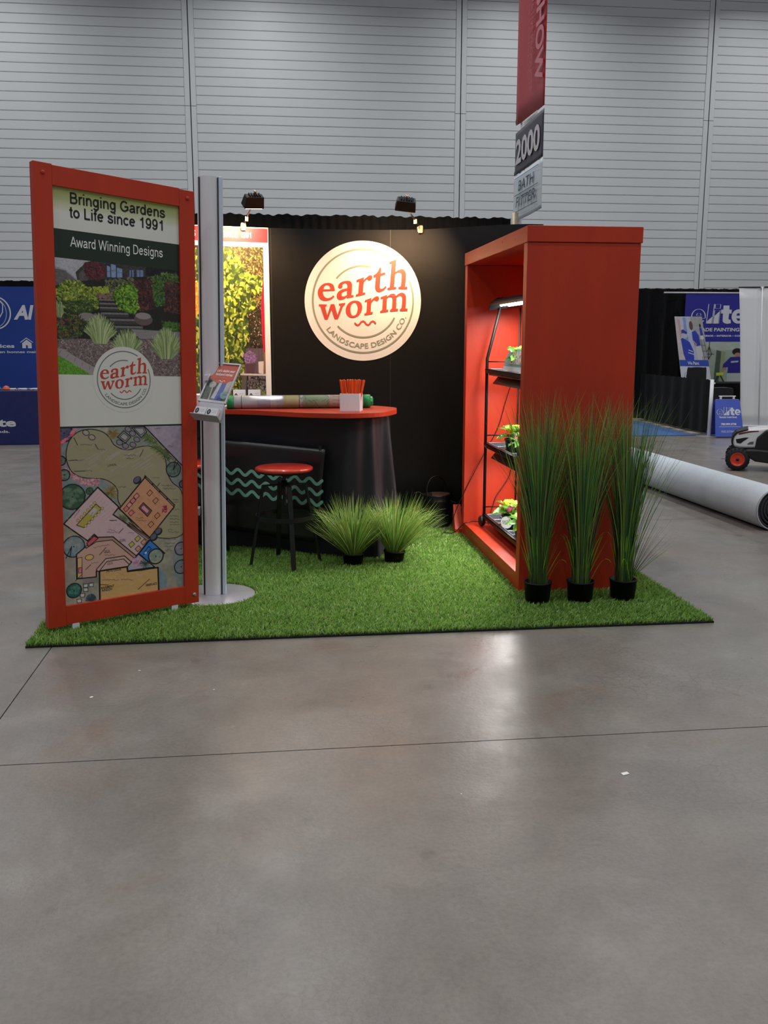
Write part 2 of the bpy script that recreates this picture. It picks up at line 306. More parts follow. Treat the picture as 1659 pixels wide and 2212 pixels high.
# ---------------- painted sheets: a picture kept as point colours on a fine grid
class Canvas:
    def __init__(s, w, h, rgb): s.w, s.h = w, h; s.a = np.empty((h, w, 3)); s.a[:] = rgb
    def _bb(s, x0, y0, x1, y1):
        return max(0, int(x0)-1), max(0, int(y0)-1), min(s.w, int(x1)+2), min(s.h, int(y1)+2)
    def _mix(s, b, cov, c, al=1.0):
        x0, y0, x1, y1 = b; cov = (cov * al)[..., None]
        s.a[y0:y1, x0:x1] = s.a[y0:y1, x0:x1] * (1 - cov) + np.asarray(c, float) * cov
    def ell(s, cx, cy, rx, ry, c, ang=0.0, al=1.0):
        R = max(rx, ry) + 1; b = s._bb(cx-R, cy-R, cx+R, cy+R)
        if b[2] <= b[0] or b[3] <= b[1]: return
        Y, X = np.mgrid[b[1]:b[3], b[0]:b[2]]; X = X-cx; Y = Y-cy; ca, sa = math.cos(ang), math.sin(ang)
        d = np.sqrt(((X*ca+Y*sa)/max(rx, .3))**2 + ((-X*sa+Y*ca)/max(ry, .3))**2)
        s._mix(b, np.clip((1-d)*min(rx, ry)+.5, 0, 1), c, al)
    def poly(s, pts, c, al=1.0):
        P = np.array(pts, float); b = s._bb(P[:,0].min(), P[:,1].min(), P[:,0].max(), P[:,1].max())
        if b[2] <= b[0] or b[3] <= b[1]: return
        Y, X = np.mgrid[b[1]:b[3], b[0]:b[2]]; acc = np.zeros(X.shape)
        for ox, oy in ((-.25,-.25),(.25,-.25),(-.25,.25),(.25,.25)):
            x = X+ox; y = Y+oy; ins = np.zeros(X.shape, bool)
            for i in range(len(P)):
                xa, ya = P[i-1]; xb, yb = P[i]
                if ya == yb: continue
                ins ^= ((ya > y) != (yb > y)) & (x < (xb-xa)*(y-ya)/(yb-ya)+xa)
            acc += ins
        s._mix(b, acc/4, c, al)
    def line(s, pts, w, c, al=1.0):
        for (xa, ya), (xb, yb) in zip(pts[:-1], pts[1:]):
            b = s._bb(min(xa,xb)-w, min(ya,yb)-w, max(xa,xb)+w, max(ya,yb)+w)
            if b[2] <= b[0] or b[3] <= b[1]: continue
            Y, X = np.mgrid[b[1]:b[3], b[0]:b[2]]; dx, dy = xb-xa, yb-ya; L = dx*dx+dy*dy+1e-9
            t = np.clip(((X-xa)*dx+(Y-ya)*dy)/L, 0, 1)
            d = np.hypot(X-xa-t*dx, Y-ya-t*dy); s._mix(b, np.clip(w/2-d+.5, 0, 1), c, al)
    def noise(s, amt, cell, box=None):
        x0, y0, x1, y1 = box or (0, 0, s.w, s.h); x0, y0, x1, y1 = map(int, (max(0,x0), max(0,y0), min(s.w,x1), min(s.h,y1)))
        gh, gw = (y1-y0)//cell+3, (x1-x0)//cell+3; g = RNG.standard_normal((gh, gw))
        yy = np.linspace(0, gh-1.001, y1-y0); xx = np.linspace(0, gw-1.001, x1-x0); yi = yy.astype(int); xi = xx.astype(int)
        fy = (yy-yi)[:, None]; fx = (xx-xi)[None]
        n = (g[yi][:, xi]*(1-fy)*(1-fx)+g[yi+1][:, xi]*fy*(1-fx)+g[yi][:, xi+1]*(1-fy)*fx+g[yi+1][:, xi+1]*fy*fx)
        s.a[y0:y1, x0:x1] = np.clip(s.a[y0:y1, x0:x1]+n[..., None]*amt, 0, 255)
    def leaves(s, n, poly, cols, r0, r1, asp=.5, ang=None, al=1.0):
        P = np.array(poly, float); x0, y0 = P.min(0); x1, y1 = P.max(0); k = 0; tries = 0
        while k < n and tries < n*6:
            tries += 1; x, y = random.uniform(x0, x1), random.uniform(y0, y1); ins = False
            for i in range(len(P)):
                xa, ya = P[i-1]; xb, yb = P[i]
                if (ya > y) != (yb > y) and x < (xb-xa)*(y-ya)/(yb-ya)+xa: ins = not ins
            if not ins: continue
            k += 1; c = np.array(random.choice(cols))+random.uniform(-14, 14); r = random.uniform(r0, r1)
            s.ell(x, y, r, r*asp, np.clip(c, 0, 255), random.uniform(0, PI) if ang is None else random.gauss(ang, .5), al)
    def tuft(s, cx, cy, rx, ry, n, cols, w=1.3):
        for _ in range(n):
            a = random.uniform(-1, 1); bx = cx+a*rx*.35; tx = cx+a*rx*random.uniform(.7, 1.1); ty = cy-ry*random.uniform(.55, 1.05)*(1-.45*a*a)
            c = np.array(random.choice(cols))+random.uniform(-15, 15)
            mx = (bx+tx)/2-a*rx*.05; my = cy-(cy-ty)*.6
            s.line([(bx, cy), (mx, my), (tx, ty)], w, np.clip(c, 0, 255), .9)
def sheet(name, cv, f, parent, m):
    """grid mesh whose points carry the canvas colours; f(u,v) -> arrays of x,y,z, v runs downward"""
    h, w = cv.h, cv.w
    V, U = np.meshgrid(np.linspace(0, 1, h), np.linspace(0, 1, w), indexing='ij')
    x, y, z = f(U, V); co = np.stack([np.broadcast_to(q, U.shape) for q in (x, y, z)], -1).reshape(-1, 3)
    idx = np.arange(h*w).reshape(h, w)
    q = np.stack([idx[:-1, :-1], idx[1:, :-1], idx[1:, 1:], idx[:-1, 1:]], -1).reshape(-1, 4)
    me = bpy.data.meshes.new(name); me.vertices.add(len(co)); me.vertices.foreach_set('co', co.ravel())
    me.loops.add(q.size); me.loops.foreach_set('vertex_index', q.ravel().astype(np.int32))
    me.polygons.add(len(q)); me.polygons.foreach_set('loop_start', np.arange(0, q.size, 4, dtype=np.int32))
    me.polygons.foreach_set('use_smooth', np.ones(len(q), bool))
    me.update(calc_edges=True)
    a = me.color_attributes.new('tint', 'FLOAT_COLOR', 'POINT'); c = np.ones((h*w, 4)); c[:, :3] = lin(cv.a).reshape(-1, 3)
    a.data.foreach_set('color', c.ravel()); me.materials.append(m)
    o = bpy.data.objects.new(name, me); COL.objects.link(o); o.parent = parent; return o
# ------------------------------------------------------------------ materials
RED = mat('red_paint', (178, 50, 21), .48, var=.10, scale=5, bump=.10, bscale=60, spec=.4, stretch=(1, 1, .25))
BLACK_FAB = mat('black_fabric', (13, 13, 16), .85, var=.25, scale=40, bump=.2, bscale=300, spec=.25)
VELVET = mat('black_drape', (12, 12, 14), .9, var=.3, scale=20, spec=.15, sheen=.05)
BLK_PL = mat('black_plastic', (14, 14, 15), .42, var=.1)
BLK_MET = mat('black_metal', (22, 21, 22), .42, metal=.3, var=.1)
SILVER = mat('brushed_aluminium', (222, 223, 228), .40, metal=.12, var=.05, scale=30, stretch=(1, 1, .03))
STEEL = mat('satin_steel_disc', (176, 174, 180), .36, metal=.4, var=.06, scale=3)
DARK_SLIT = mat('dark_slot', (30, 32, 38), .6, var=0)
WHITE = mat('white_sheet', (226, 226, 226), .5, var=.02)
WHITE_PL = mat('white_plastic', (232, 232, 234), .35, var=.02)
P_RED = mat('print_red', (190, 62, 44), .55, var=0)
P_GREY = mat('print_grey_green', (100, 112, 108), .55, var=0)
P_BLACK = mat('print_black', (22, 24, 22), .5, var=0)
P_WHITE = mat('print_white', (232, 234, 232), .5, var=0)
P_DGREEN = mat('print_dark_green', (28, 44, 30), .45, var=0)
P_CREAM = mat('printed_cream_band', (214, 214, 206), .45, var=0)
SHEET = vcol_mat('printed_picture', .38, .5)
SHEETM = vcol_mat('printed_picture_matt', .6, .3)

# ------------------------------------------------------------------ concrete floor
def concrete():
    m = bpy.data.materials.new('polished_concrete'); m.use_nodes = True; nt = m.node_tree; b = nt.nodes['Principled BSDF']; N = nt.nodes.new; L = nt.links.new
    g = N('ShaderNodeNewGeometry')
    def noise(sc, det, rough=.6, dist=0):
        n = N('ShaderNodeTexNoise'); n.inputs['Scale'].default_value = sc; n.inputs['Detail'].default_value = det; n.inputs['Roughness'].default_value = rough
        n.inputs['Distortion'].default_value = dist; L(g.outputs['Position'], n.inputs[0]); return n
    def ramp(src, stops):
        r = N('ShaderNodeValToRGB'); e = r.color_ramp.elements
        while len(e) < len(stops): e.new(.5)
        for q, (p, c) in zip(e, stops): q.position = p; q.color = (*lin(c), 1) if hasattr(c, '__len__') else (c, c, c, 1)
        L(src.outputs[0], r.inputs[0]); return r
    def mix(a, bb, fac, mode='MIX'):
        x = N('ShaderNodeMix'); x.data_type = 'RGBA'; x.blend_type = mode
        if isinstance(fac, (int, float)): x.inputs['Factor'].default_value = fac
        else: L(fac.outputs[0], x.inputs['Factor'])
        L(a, x.inputs[6]); L(bb, x.inputs[7]); return x.outputs[2]
    base = ramp(noise(.55, 5, .6, .6), [(.32, (117, 115, 110)), (.5, (129, 120, 112)), (.68, (127, 129, 125))])
    blot = ramp(noise(2.3, 8, .68, .5), [(.30, (98, 94, 89)), (.52, (123, 117, 111)), (.72, (146, 142, 135))])
    c = mix(base.outputs[0], blot.outputs[0], .5)
    rust = ramp(noise(.9, 4, .6, 1.5), [(.58, 0.0), (.74, .4)])
    rc = N('ShaderNodeRGB'); rc.outputs[0].default_value = (*lin((124, 98, 82)), 1); c = mix(c, rc.outputs[0], rust)
    fine = ramp(noise(60, 4, .7), [(.3, (200, 200, 200)), (.6, (255, 255, 255))]); c = mix(c, fine.outputs[0], .45, 'MULTIPLY')
    spots = ramp(noise(5.5, 2, .4), [(.70, 0.0), (.78, .45)]); dk = N('ShaderNodeRGB'); dk.outputs[0].default_value = (*lin((72, 69, 66)), 1); c = mix(c, dk.outputs[0], spots)
    vo = N('ShaderNodeTexVoronoi'); vo.feature = 'DISTANCE_TO_EDGE'; vo.inputs['Scale'].default_value = 22; L(g.outputs['Position'], vo.inputs[0])
    cr = ramp(vo, [(.0, .55), (.05, 0.0)]); msk = ramp(noise(.8, 3), [(.54, 0.0), (.66, 1.0)])
    mm = N('ShaderNodeMath'); mm.operation = 'MULTIPLY'; L(cr.outputs[0], mm.inputs[0]); L(msk.outputs[0], mm.inputs[1]); c = mix(c, dk.outputs[0], mm)
    L(c, b.inputs['Base Color'])
    rr = N('ShaderNodeMapRange'); L(noise(3.2, 7, .7).outputs[0], rr.inputs[0]); rr.inputs[1].default_value = .3; rr.inputs[2].default_value = .7
    rr.inputs[3].default_value = .24; rr.inputs[4].default_value = .42; L(rr.outputs[0], b.inputs['Roughness'])
    bp = N('ShaderNodeBump'); bp.inputs['Strength'].default_value = .10; bp.inputs['Distance'].default_value = .01; L(noise(35, 5, .65).outputs[0], bp.inputs['Height']); L(bp.outputs[0], b.inputs['Normal'])
    return m
CONC = concrete()
fl = MB().box(-16, 20, -6, 24, -.06, -.012).build('floor', mat('joint_filler', (62, 60, 58), .8)); tag(fl, kind='structure')
XJ = [-14.0, -7.6, -1.17, 5.25, 11.7, 18.0]; YJ = [-5.3, -.95, 3.37, 7.69, 12.0, 16.3, 20.6, 24.0]
for i in range(5):
    for j in range(7):
        MB().box(XJ[i]+.003, XJ[i+1]-.003, YJ[j]+.003, YJ[j+1]-.003, -.012, 0).build('slab', CONC, fl)

# ------------------------------------------------------------------ back wall of long horizontal metal planks
PANEL = mat('wall_panel_grey', (208, 211, 213), .45, var=.03, scale=.5, bump=.02, bscale=8)
wb = MB().box(-16, 20, 24.03, 24.2, 0, 12.2).build('wall_back', mat('wall_shadow_gap', (126, 130, 134), .7)); tag(wb, kind='structure')
meshes = {}
secs = [(-8.33, -1.98), (-1.70, 4.60), (4.88, 11.06), (11.34, 17.6)]
for k, (a, b_) in enumerate(secs):
    L_ = b_-a; mb = MB(); zt = .2125
    prof = [(0, .0035), (-.012, .008), (-.016, .020), (-.016, zt-.006), (-.006, zt-.0025), (.012, zt-.0025), (.012, .0035)]
    vs = [(x, y, z) for x in (0, L_) for y, z in prof]; n = len(prof)
    mb.add(vs, [tuple(range(n)), tuple(range(n, 2*n))[::-1]]+[((i+1) % n, i, n+i, n+(i+1) % n) for i in range(n)])
    first = mb.build('wall_plank', PANEL, wb)
    for r in range(43):
        o = first if r == 0 else first.copy()
        if r: COL.objects.link(o)
        o.location = (a, 24.015, 1.35+r*.2125+(0, .03, .05, .08)[k])
for x in (-1.84, 4.74, 11.2):
    for z0, z1 in ((.2, 7.08), (7.09, 12)):
        for s in (-1, 1): MB().box(*sorted((x+s*.012, x+s*.135)), 23.985, 24.03, z0, z1).build('joint_strip', PANEL, wb, bevel=.004, seg=1)
    MB().box(x-.012, x+.012, 24.0, 24.03, .2, 12).build('joint_gap', mat('gap_dark', (52, 54, 58), .8), wb)

# ------------------------------------------------------------------ artificial turf
turf = thing('artificial_turf', 'rectangle of bright green artificial grass carpeting the booth', 'artificial grass')
MB().box(-1.30, 2.425, 4.745, 8.0, 0, .010).build('backing', mat('turf_backing', (14, 22, 12), .9), turf)
def turf_pile():
    n = 290000
    x = RNG.uniform(-1.30, 2.425, n); y = RNG.uniform(4.745, 8.0, n)
    # keep it thick where the camera sees it closely, thinner under furniture
    keep = ~(((x > 1.5) & (x < 2.15) & (y > 5.5)) | (np.hypot(x+.392, y-5.612) < .256)); x, y = x[keep], y[keep]; n = len(x)
    h = RNG.uniform(.014, .033, n); a = RNG.uniform(0, 2*PI, n); w = RNG.uniform(.0016, .0036, n)
    cl = np.sin(x*23+np.sin(y*17)*2)*.6+np.sin(y*31+x*11)*.6
    ld = np.cos(a)*.013+RNG.normal(0, .008, n)+.004*cl; le = np.sin(a)*.013+RNG.normal(0, .008, n)-.004
    ca, sa = -np.sin(a+1.1)*w, np.cos(a+1.1)*w; z0 = np.full(n, .008)
    P = np.stack([np.stack([x-ca, y-sa, z0], 1), np.stack([x+ca, y+sa, z0], 1),
                  np.stack([x+ld*.35+ca*.8, y+le*.35+sa*.8, .010+h*.6], 1), np.stack([x+ld*.35-ca*.8, y+le*.35-sa*.8, .010+h*.6], 1),
                  np.stack([x+ld, y+le, .010+h], 1)], 1).reshape(-1, 3)
    me = bpy.data.meshes.new('pile'); me.vertices.add(n*5); me.vertices.foreach_set('co', P.ravel())
    base = (np.arange(n)*5)[:, None]; li = np.concatenate([base+np.array([0, 1, 2, 3]), base+np.array([3, 2, 4])], 1).astype(np.int32)
    me.loops.add(n*7); me.loops.foreach_set('vertex_index', li.ravel())
    st = np.stack([np.arange(n)*7, np.arange(n)*7+4], 1).astype(np.int32)
    me.polygons.add(n*2); me.polygons.foreach_set('loop_start', st.ravel()); me.update(calc_edges=True)
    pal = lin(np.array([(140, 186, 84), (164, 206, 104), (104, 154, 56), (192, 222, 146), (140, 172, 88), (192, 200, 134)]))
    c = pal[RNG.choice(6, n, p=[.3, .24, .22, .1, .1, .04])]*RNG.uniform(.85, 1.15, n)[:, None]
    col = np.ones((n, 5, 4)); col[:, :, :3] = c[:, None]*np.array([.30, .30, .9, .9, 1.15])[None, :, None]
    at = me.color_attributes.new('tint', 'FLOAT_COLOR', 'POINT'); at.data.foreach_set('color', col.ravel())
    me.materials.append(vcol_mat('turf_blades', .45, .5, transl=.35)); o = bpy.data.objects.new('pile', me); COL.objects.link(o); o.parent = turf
    o['kind'] = 'stuff'
turf_pile()
TZ = .010

# ------------------------------------------------------------------ framed sign at the left of the turf
SA = math.atan2(.437, .754)
sign = thing('framed_sign', 'tall red framed panel with garden photo and hand-drawn yard plan', 'sign', (-1.219, 4.918, 0), SA)
def FS(u, v, y=0.0):
    xt, zt = .075+.861*u, 2.43-.061*u; xb, zb = .872*u, .045
    return (xt+(xb-xt)*v, y, zt+(zb-zt)*v)
def fsbox(u0, u1, v0, v1, y0, y1):
    return [FS(u0, v1, y0), FS(u1, v1, y0), FS(u1, v1, y1), FS(u0, v1, y1), FS(u0, v0, y0), FS(u1, v0, y0), FS(u1, v0, y1), FS(u0, v0, y1)]
UL, UR, VT, VB = .108, .897, .043, .954
MB().hexa(fsbox(0, UL, .0, 1, 0, .055)).build('side_rail', RED, sign, bevel=.002)
MB().hexa(fsbox(UR, 1, .004, 1, 0, .055)).build('side_rail', RED, sign, bevel=.002)
MB().hexa(fsbox(UL, UR, .002, VT, 0, .055)).build('top_rail', RED, sign, bevel=.002)
MB().hexa(fsbox(UL, UR, VB, .998, 0, .055)).build('bottom_rail', RED, sign, bevel=.002)
pan = MB().hexa(fsbox(UL-.004, UR+.004, VT-.002, VB+.002, .016, .030)).build('print_board', WHITE, sign)
def FI(u, v, y=.0155):  # inside the opening
    return FS(UL+(UR-UL)*u, VT+(VB-VT)*v, y)
def band(nm, v0, v1, m, y=.0152, u0=0, u1=1):
    p = [FI(u0, v1, y), FI(u1, v1, y), FI(u1, v0, y), FI(u0, v0, y)]; return MB().add(p, [(0, 1, 2, 3)]).build(nm, m, pan)
# top band: white fading to pale green at its upper edge (flat print)
cvb = Canvas(12, 60, (216, 217, 209))
for r in range(34): cvb.a[r, :] = np.array((160, 172, 88))*(1-r/34)**.8+np.array((216, 217, 209))*(1-(1-r/34)**.8)
sheet('headline_band', cvb, lambda U, V: FI(U, V*.094, .0150), pan, SHEET)
band('green_band', .094, .160, P_DGREEN)
band('white_band', .431, .558, P_CREAM)
band('rule', .556, .560, P_BLACK, .0148)
def txt(body, u0, u1, v0, v1, m, bold=.012, y=.0143, parent=pan, refcap=True, F=FI, shear=0, nm='lettering'):
    t = MB(); lettering(t, body, (u0, -v1, u1, -v0), lambda a, b: F(a, -b, y), bold, shear, refcap=refcap); return t.build(nm, m, parent)
sans_line('Bringing Gardens', .128, .887, -.0335, -.008, lambda a, b: FI(a, -b, .0143), .128, P_BLACK, pan)
sans_line('to Life since 1991', .124, .880, -.0655, -.040, lambda a, b: FI(a, -b, .0143), .128, P_BLACK, pan)
sans_line('Award Winning Designs', .126, .862, -.1315, -.1085, lambda a, b: FI(a, -b, .0143), .090, P_WHITE, pan)
LG = (.520, .4415)   # logo centre in u, v of the opening
rU = .250; rV = .0815
t = MB(); t.add([FI(LG[0]+rU*math.cos(2*PI*k/72), LG[1]-rV*math.sin(2*PI*k/72), .0146) for k in range(72)], [tuple(range(72))]); t.build('logo_disc', P_CREAM, pan)
logo(lambda x, y: FI(LG[0]+rU*x, LG[1]-rV*y, .0142), pan, P_RED, P_GREY)

# garden photograph, painted on the sheet
def garden():
    W, H_ = 330, 300; c = Canvas(W, H_, (178, 178, 184))
    def p(x, y):
        u = (x-262)/858; yt = 690+95*u; yb = 1482+12*u; return u*W, (y-yt)/(yb-yt)*H_
    def P(l): return [p(*q) for q in l]
    c.poly(P([(250, 760), (330, 778), (410, 850), (410, 900), (250, 900)]), (104, 98, 98)); c.line(P([(255, 752), (330, 775), (405, 838)]), 3, (150, 148, 150))
    c.poly(P([(398, 790), (470, 722), (600, 700), (880, 740), (1125, 770), (1125, 900), (420, 900)]), (64, 58, 58))
    c.poly(P([(418, 800), (480, 745), (480, 880), (430, 880)]), (92, 84, 84))
    c.poly(P([(600, 735), (640, 722), (715, 760), (715, 830), (600, 825)]), (40, 46, 60))
    for x0, x1, y0, y1 in ((606, 628, 745, 822), (634, 668, 735, 825), (674, 710, 760, 826)): c.poly(P([(x0, y0), (x1, y0+8), (x1, y1), (x0, y1)]), (130, 152, 186)); c.line(P([(x0, (y0+y1)/2), (x1, (y0+y1)/2)]), 1, (70, 76, 90))
    for x0, x1 in ((760, 772), (778, 790), (810, 830), (834, 856)): c.poly(P([(x0, 775), (x1, 778), (x1, 822), (x0, 822)]), (110, 136, 178))
    c.poly(P([(880, 745), (1090, 765), (1125, 800), (1125, 830), (870, 815)]), (30, 28, 32))
    c.noise(7, 3)
    D = [(26, 32, 22), (36, 40, 28)]
    c.poly(P([(255, 880), (420, 850), (620, 830), (900, 820), (1125, 800), (1130, 1250), (262, 1250)]), (34, 36, 28))
    c.leaves(420, P([(445, 735), (520, 712), (590, 745), (600, 800), (545, 850), (470, 820)]), [(92, 34, 44), (120, 52, 60), (62, 26, 34)], 1.5, 3.5)
    c.leaves(260, P([(590, 840), (780, 820), (800, 900), (600, 930)]), [(110, 116, 84), (84, 92, 62), (130, 124, 96)], 1.5, 3.5)
    c.leaves(420, P([(880, 830), (1000, 795), (1100, 800), (1120, 880), (930, 900)]), [(74, 104, 50), (98, 128, 62), (52, 78, 38)], 1.5, 4)
    c.leaves(800, P([(790, 850), (900, 830), (950, 900), (930, 1040), (820, 1050), (790, 950)]), [(84, 42, 44), (62, 34, 34), (104, 60, 54), (48, 34, 28)], 1.5, 4)
    c.leaves(600, P([(980, 870), (1060, 850), (1125, 870), (1125, 1070), (1000, 1050)]), [(86, 44, 44), (66, 36, 34), (110, 66, 58), (50, 38, 30)], 1.5, 4)
    c.leaves(360, P([(915, 870), (1000, 850), (1010, 1010), (940, 1020)]), [(60, 100, 44), (82, 126, 54), (44, 72, 34)], 1.5, 4)
    c.leaves(1100, P([(270, 900), (330, 840), (420, 850), (500, 900), (545, 960), (540, 1030), (430, 1060), (330, 1040), (270, 960)]), [(140, 158, 52), (172, 184, 74), (104, 126, 40), (64, 84, 34)], 2, 4.5)
    c.leaves(260, P([(300, 980), (520, 980), (500, 1070), (340, 1060)]), [(44, 62, 30), (60, 84, 38)], 2, 4)
    c.leaves(200, P([(510, 890), (610, 885), (620, 930), (520, 935)]), [(140, 160, 40), (170, 180, 60)], 1.5, 3.5)
    c.leaves(160, P([(530, 930), (650, 925), (650, 970), (540, 965)]), [(120, 92, 84), (150, 120, 110), (100, 104, 60)], 1.5, 3)
    # steps
    for i, (x0, x1, y) in enumerate(((545, 650, 968), (548, 655, 992), (552, 690, 1020), (560, 745, 1058), (620, 805, 1100), (650, 845, 1148))):
        hh = 14+i*6; c.poly(P([(x0, y), (x1, y+4), (x1+4, y+hh), (x0+3, y+hh-4)]), (126-i*2, 118, 118)); c.poly(P([(x0, y+9+i), (x1, y+13+i), (x1+4, y+hh+3), (x0+3, y+hh)]), (66, 62, 62))
    c.poly(P([(760, 1170), (1120, 1190), (1120, 1260), (820, 1235)]), (140, 134, 134)); c.noise(5, 2)
    c.leaves(650, P([(640, 960), (680, 880), (760, 860), (810, 900), (820, 1030), (790, 1070), (690, 1040)]), [(110, 160, 40), (140, 190, 56), (80, 124, 34), (52, 84, 28)], 2, 4.5)
    c.ell(*p(465, 1088), 22, 11, (140, 132, 128)); c.ell(*p(852, 1105), 25, 17, (104, 86, 84)); c.ell(*p(850, 1082), 21, 9, (154, 142, 142))
    c.leaves(420, P([(262, 1020), (330, 1060), (440, 1090), (470, 1180), (380, 1245), (268, 1240)]), [(66, 96, 44), (90, 122, 56), (44, 66, 32), (130, 60, 56)], 2, 4, .4)
    c.leaves(200, P([(985, 1120), (1120, 1130), (1125, 1190), (1000, 1170)]), [(56, 92, 40), (80, 120, 50)], 2, 4)
    # mulch
    m = P([(262, 1240), (430, 1235), (640, 1250), (900, 1235), (1130, 1260), (1130, 1500), (500, 1500), (262, 1300)])
    c.poly(m, (112, 98, 96)); c.leaves(3600, m, [(150, 136, 134), (178, 166, 166), (92, 76, 74), (70, 58, 56), (130, 112, 106)], 1.2, 3.2, .3)
    c.poly(P([(262, 1298), (300, 1308), (560, 1462), (560, 1490), (470, 1490), (262, 1345)]), (158, 150, 150))
    for k in range(6): a, b = p(290+k*46, 1315+k*27), p(272+k*50, 1340+k*26); c.line([a, b], 1.2, (110, 100, 100))
    lw = P([(262, 1345), (330, 1385), (492, 1490), (262, 1490)]); c.poly(lw, (84, 140, 40)); c.leaves(900, lw, [(96, 160, 44), (124, 186, 60), (70, 122, 34)], 1, 2.6, .3, ang=1.4)
    pale = [(176, 190, 138), (150, 168, 108), (196, 204, 160), (120, 142, 84), (96, 120, 66)]
    for x, y, rx, ry, n in ((548, 1268, 44, 78, 420), (733, 1358, 42, 74, 420), (1015, 1372, 46, 86, 460), (285, 1090, 14, 44, 80)):
        a, b = p(x, y); c.ell(a, b-ry*.32, rx*.62, ry*.34, (92, 112, 62)); c.tuft(a, b, rx, ry, n, pale)
    # dark top edge shadow of the photo is left to the light
    return c
gv0, gv1 = .160, .431
sheet('garden_photo', garden(), lambda U, V: FI(U, gv0+(gv1-gv0)*V, .0150), pan, SHEET)

# yard plan, ink and watercolour
def plan():
    W, H_ = 380, 560; c = Canvas(W, H_, (156, 150, 134))
    def p(x, y):
        u = (x-(57+(y-50)*.030))/((1445+(y-15)*.0155)-(57+(y-50)*.030)); yt = 50-35*u; yb = 2190-262*u
        return u*W, (y-yt)/(yb-yt)*H_
    def P(l): return [p(*q) for q in l]
    INK = (22, 20, 26); sx = W/1400
    _l = c.line; c.line = lambda pts, w, col, al=1.0: _l(pts, w*1.7 if col == INK else w, col, al)
    def blob(pts): return spline([p(*q) for q in pts], 5)
    c.noise(7, 40); c.noise(4, 12)
    bed = (128, 142, 142); pink = (196, 166, 172); tan = (206, 164, 108); deck = (204, 174, 176)
    c.poly(P([(40, 40), (400, 30), (250, 80), (160, 180), (125, 330), (140, 460), (250, 610), (520, 650), (720, 850), (720, 960), (470, 740), (100, 1190), (110, 2200), (40, 2200)]), bed)
    c.poly(P([(580, 30), (1000, 20), (1320, 430), (1250, 430), (1130, 280), (1030, 255), (920, 270), (830, 300), (740, 290), (650, 220), (600, 140)]), (134, 144, 132))
    c.poly(P([(1000, 28), (1450, 14), (1450, 480)]), (170, 156, 172))
    c.poly(P([(1240, 420), (1450, 480), (1450, 800), (1320, 680), (1265, 560)]), (140, 146, 140))
    c.poly(P([(1450, 1330), (1380, 1420), (1340, 1560), (1350, 1760), (1400, 1940), (1480, 1940)]), (132, 142, 142))
    c.poly(P([(1165, 1700), (1230, 1740), (1270, 1850), (1260, 1960), (1165, 1980)]), (126, 144, 150))
    c.noise(5, 8)
    lawn = blob([(390, 60), (520, 90), (600, 160), (650, 240), (740, 292), (830, 300), (920, 270), (1030, 255), (1130, 280), (1210, 340), (1250, 420), (1270, 560), (1330, 680), (1455, 820), (1455, 1300), (1000, 1300), (720, 960), (690, 780), (620, 690), (520, 645), (400, 640), (280, 620), (190, 560), (140, 450), (130, 320), (170, 180), (260, 90)])
    c.poly(lawn, (158, 152, 122)); c.line(lawn+lawn[:1], 1.5, INK)
    for _ in range(260):
        x, y = random.uniform(200, 1200), random.uniform(150, 900); c.ell(*p(x, y), random.uniform(4, 16), random.uniform(2, 6), random.choice([(164, 156, 118), (140, 140, 104), (158, 148, 124), (170, 150, 120)]), .6, .22)
    for k in range(26): x = random.uniform(300, 1000); y = random.uniform(330, 560); c.line(P([(x, y), (x+110, y-70)]), 4, (178, 166, 168), .35)
    # pink bed, ochre tufts
    c.leaves(320, P([(100, 470), (200, 590), (330, 650), (490, 650), (480, 720), (330, 730), (160, 620)]), [(196, 140, 150), (214, 168, 170), (170, 118, 128)], 2, 4, .7)
    for x, y, r in ((610, 800, 95), (640, 110, 70), (745, 1120, 60)):
        for k in range(90):
            a = random.uniform(0, 2*PI); q = r*random.uniform(.5, 1.1); c.line(P([(x+q*.1*math.cos(a), y+q*.1*math.sin(a)), (x+q*math.cos(a), y+q*math.sin(a))]), 1.2, random.choice([(132, 106, 48), (104, 84, 40), (160, 132, 70)] if r != 60 else [(70, 90, 44), (94, 112, 60)]), .8)
    for k in range(110):
        q = random.random(); x = 1010+q*300+random.uniform(-35, 35); y = 130+q*290+random.uniform(-40, 40); c.line(P([(x-36, y+10), (x, y-14), (x+40, y+22)]), 1.6, random.choice([(52, 74, 42), (84, 104, 54), (116, 126, 70)]), .9)
    c.line(P([(1000, 28), (1450, 480)]), 2, INK)
    def tree(x, y, r, col, col2, ink=2):
        a, b = p(x, y); R = r*sx; c.ell(a, b, R, R*1.05, col, 0, .95)
        for _ in range(26): c.ell(a+random.uniform(-.7, .7)*R, b+random.uniform(-.7, .7)*R, random.uniform(.1, .3)*R, random.uniform(.1, .22)*R, col2, random.random()*3, .5)
        c.line([(a+R*math.cos(k/24*2*PI)*(1+.02*math.sin(k*5)), b+R*1.05*math.sin(k/24*2*PI)) for k in range(25)], ink, INK, .8); c.ell(a, b, 2, 2, INK)
    tree(195, 860, 140, (54, 84, 62), (112, 136, 112)); tree(380, 790, 40, (60, 86, 62), (80, 110, 80), 1)
    tree(110, 600, 60, (90, 112, 102), (130, 146, 130)); tree(75, 430, 50, (84, 110, 100), (120, 136, 120)); tree(105, 105, 95, (60, 66, 92), (96, 100, 120))
    tree(212, 1460, 118, (118, 138, 146), (146, 160, 160)); tree(215, 2000, 82, (40, 92, 88), (90, 140, 120)); tree(1345, 530, 88, (112, 128, 120), (84, 104, 96))
    tree(1440, 1470, 80, (130, 132, 140), (160, 140, 156)); tree(1440, 1690, 84, (116, 134, 140), (144, 130, 150)); tree(1460, 700, 45, (96, 90, 96), (120, 110, 120))
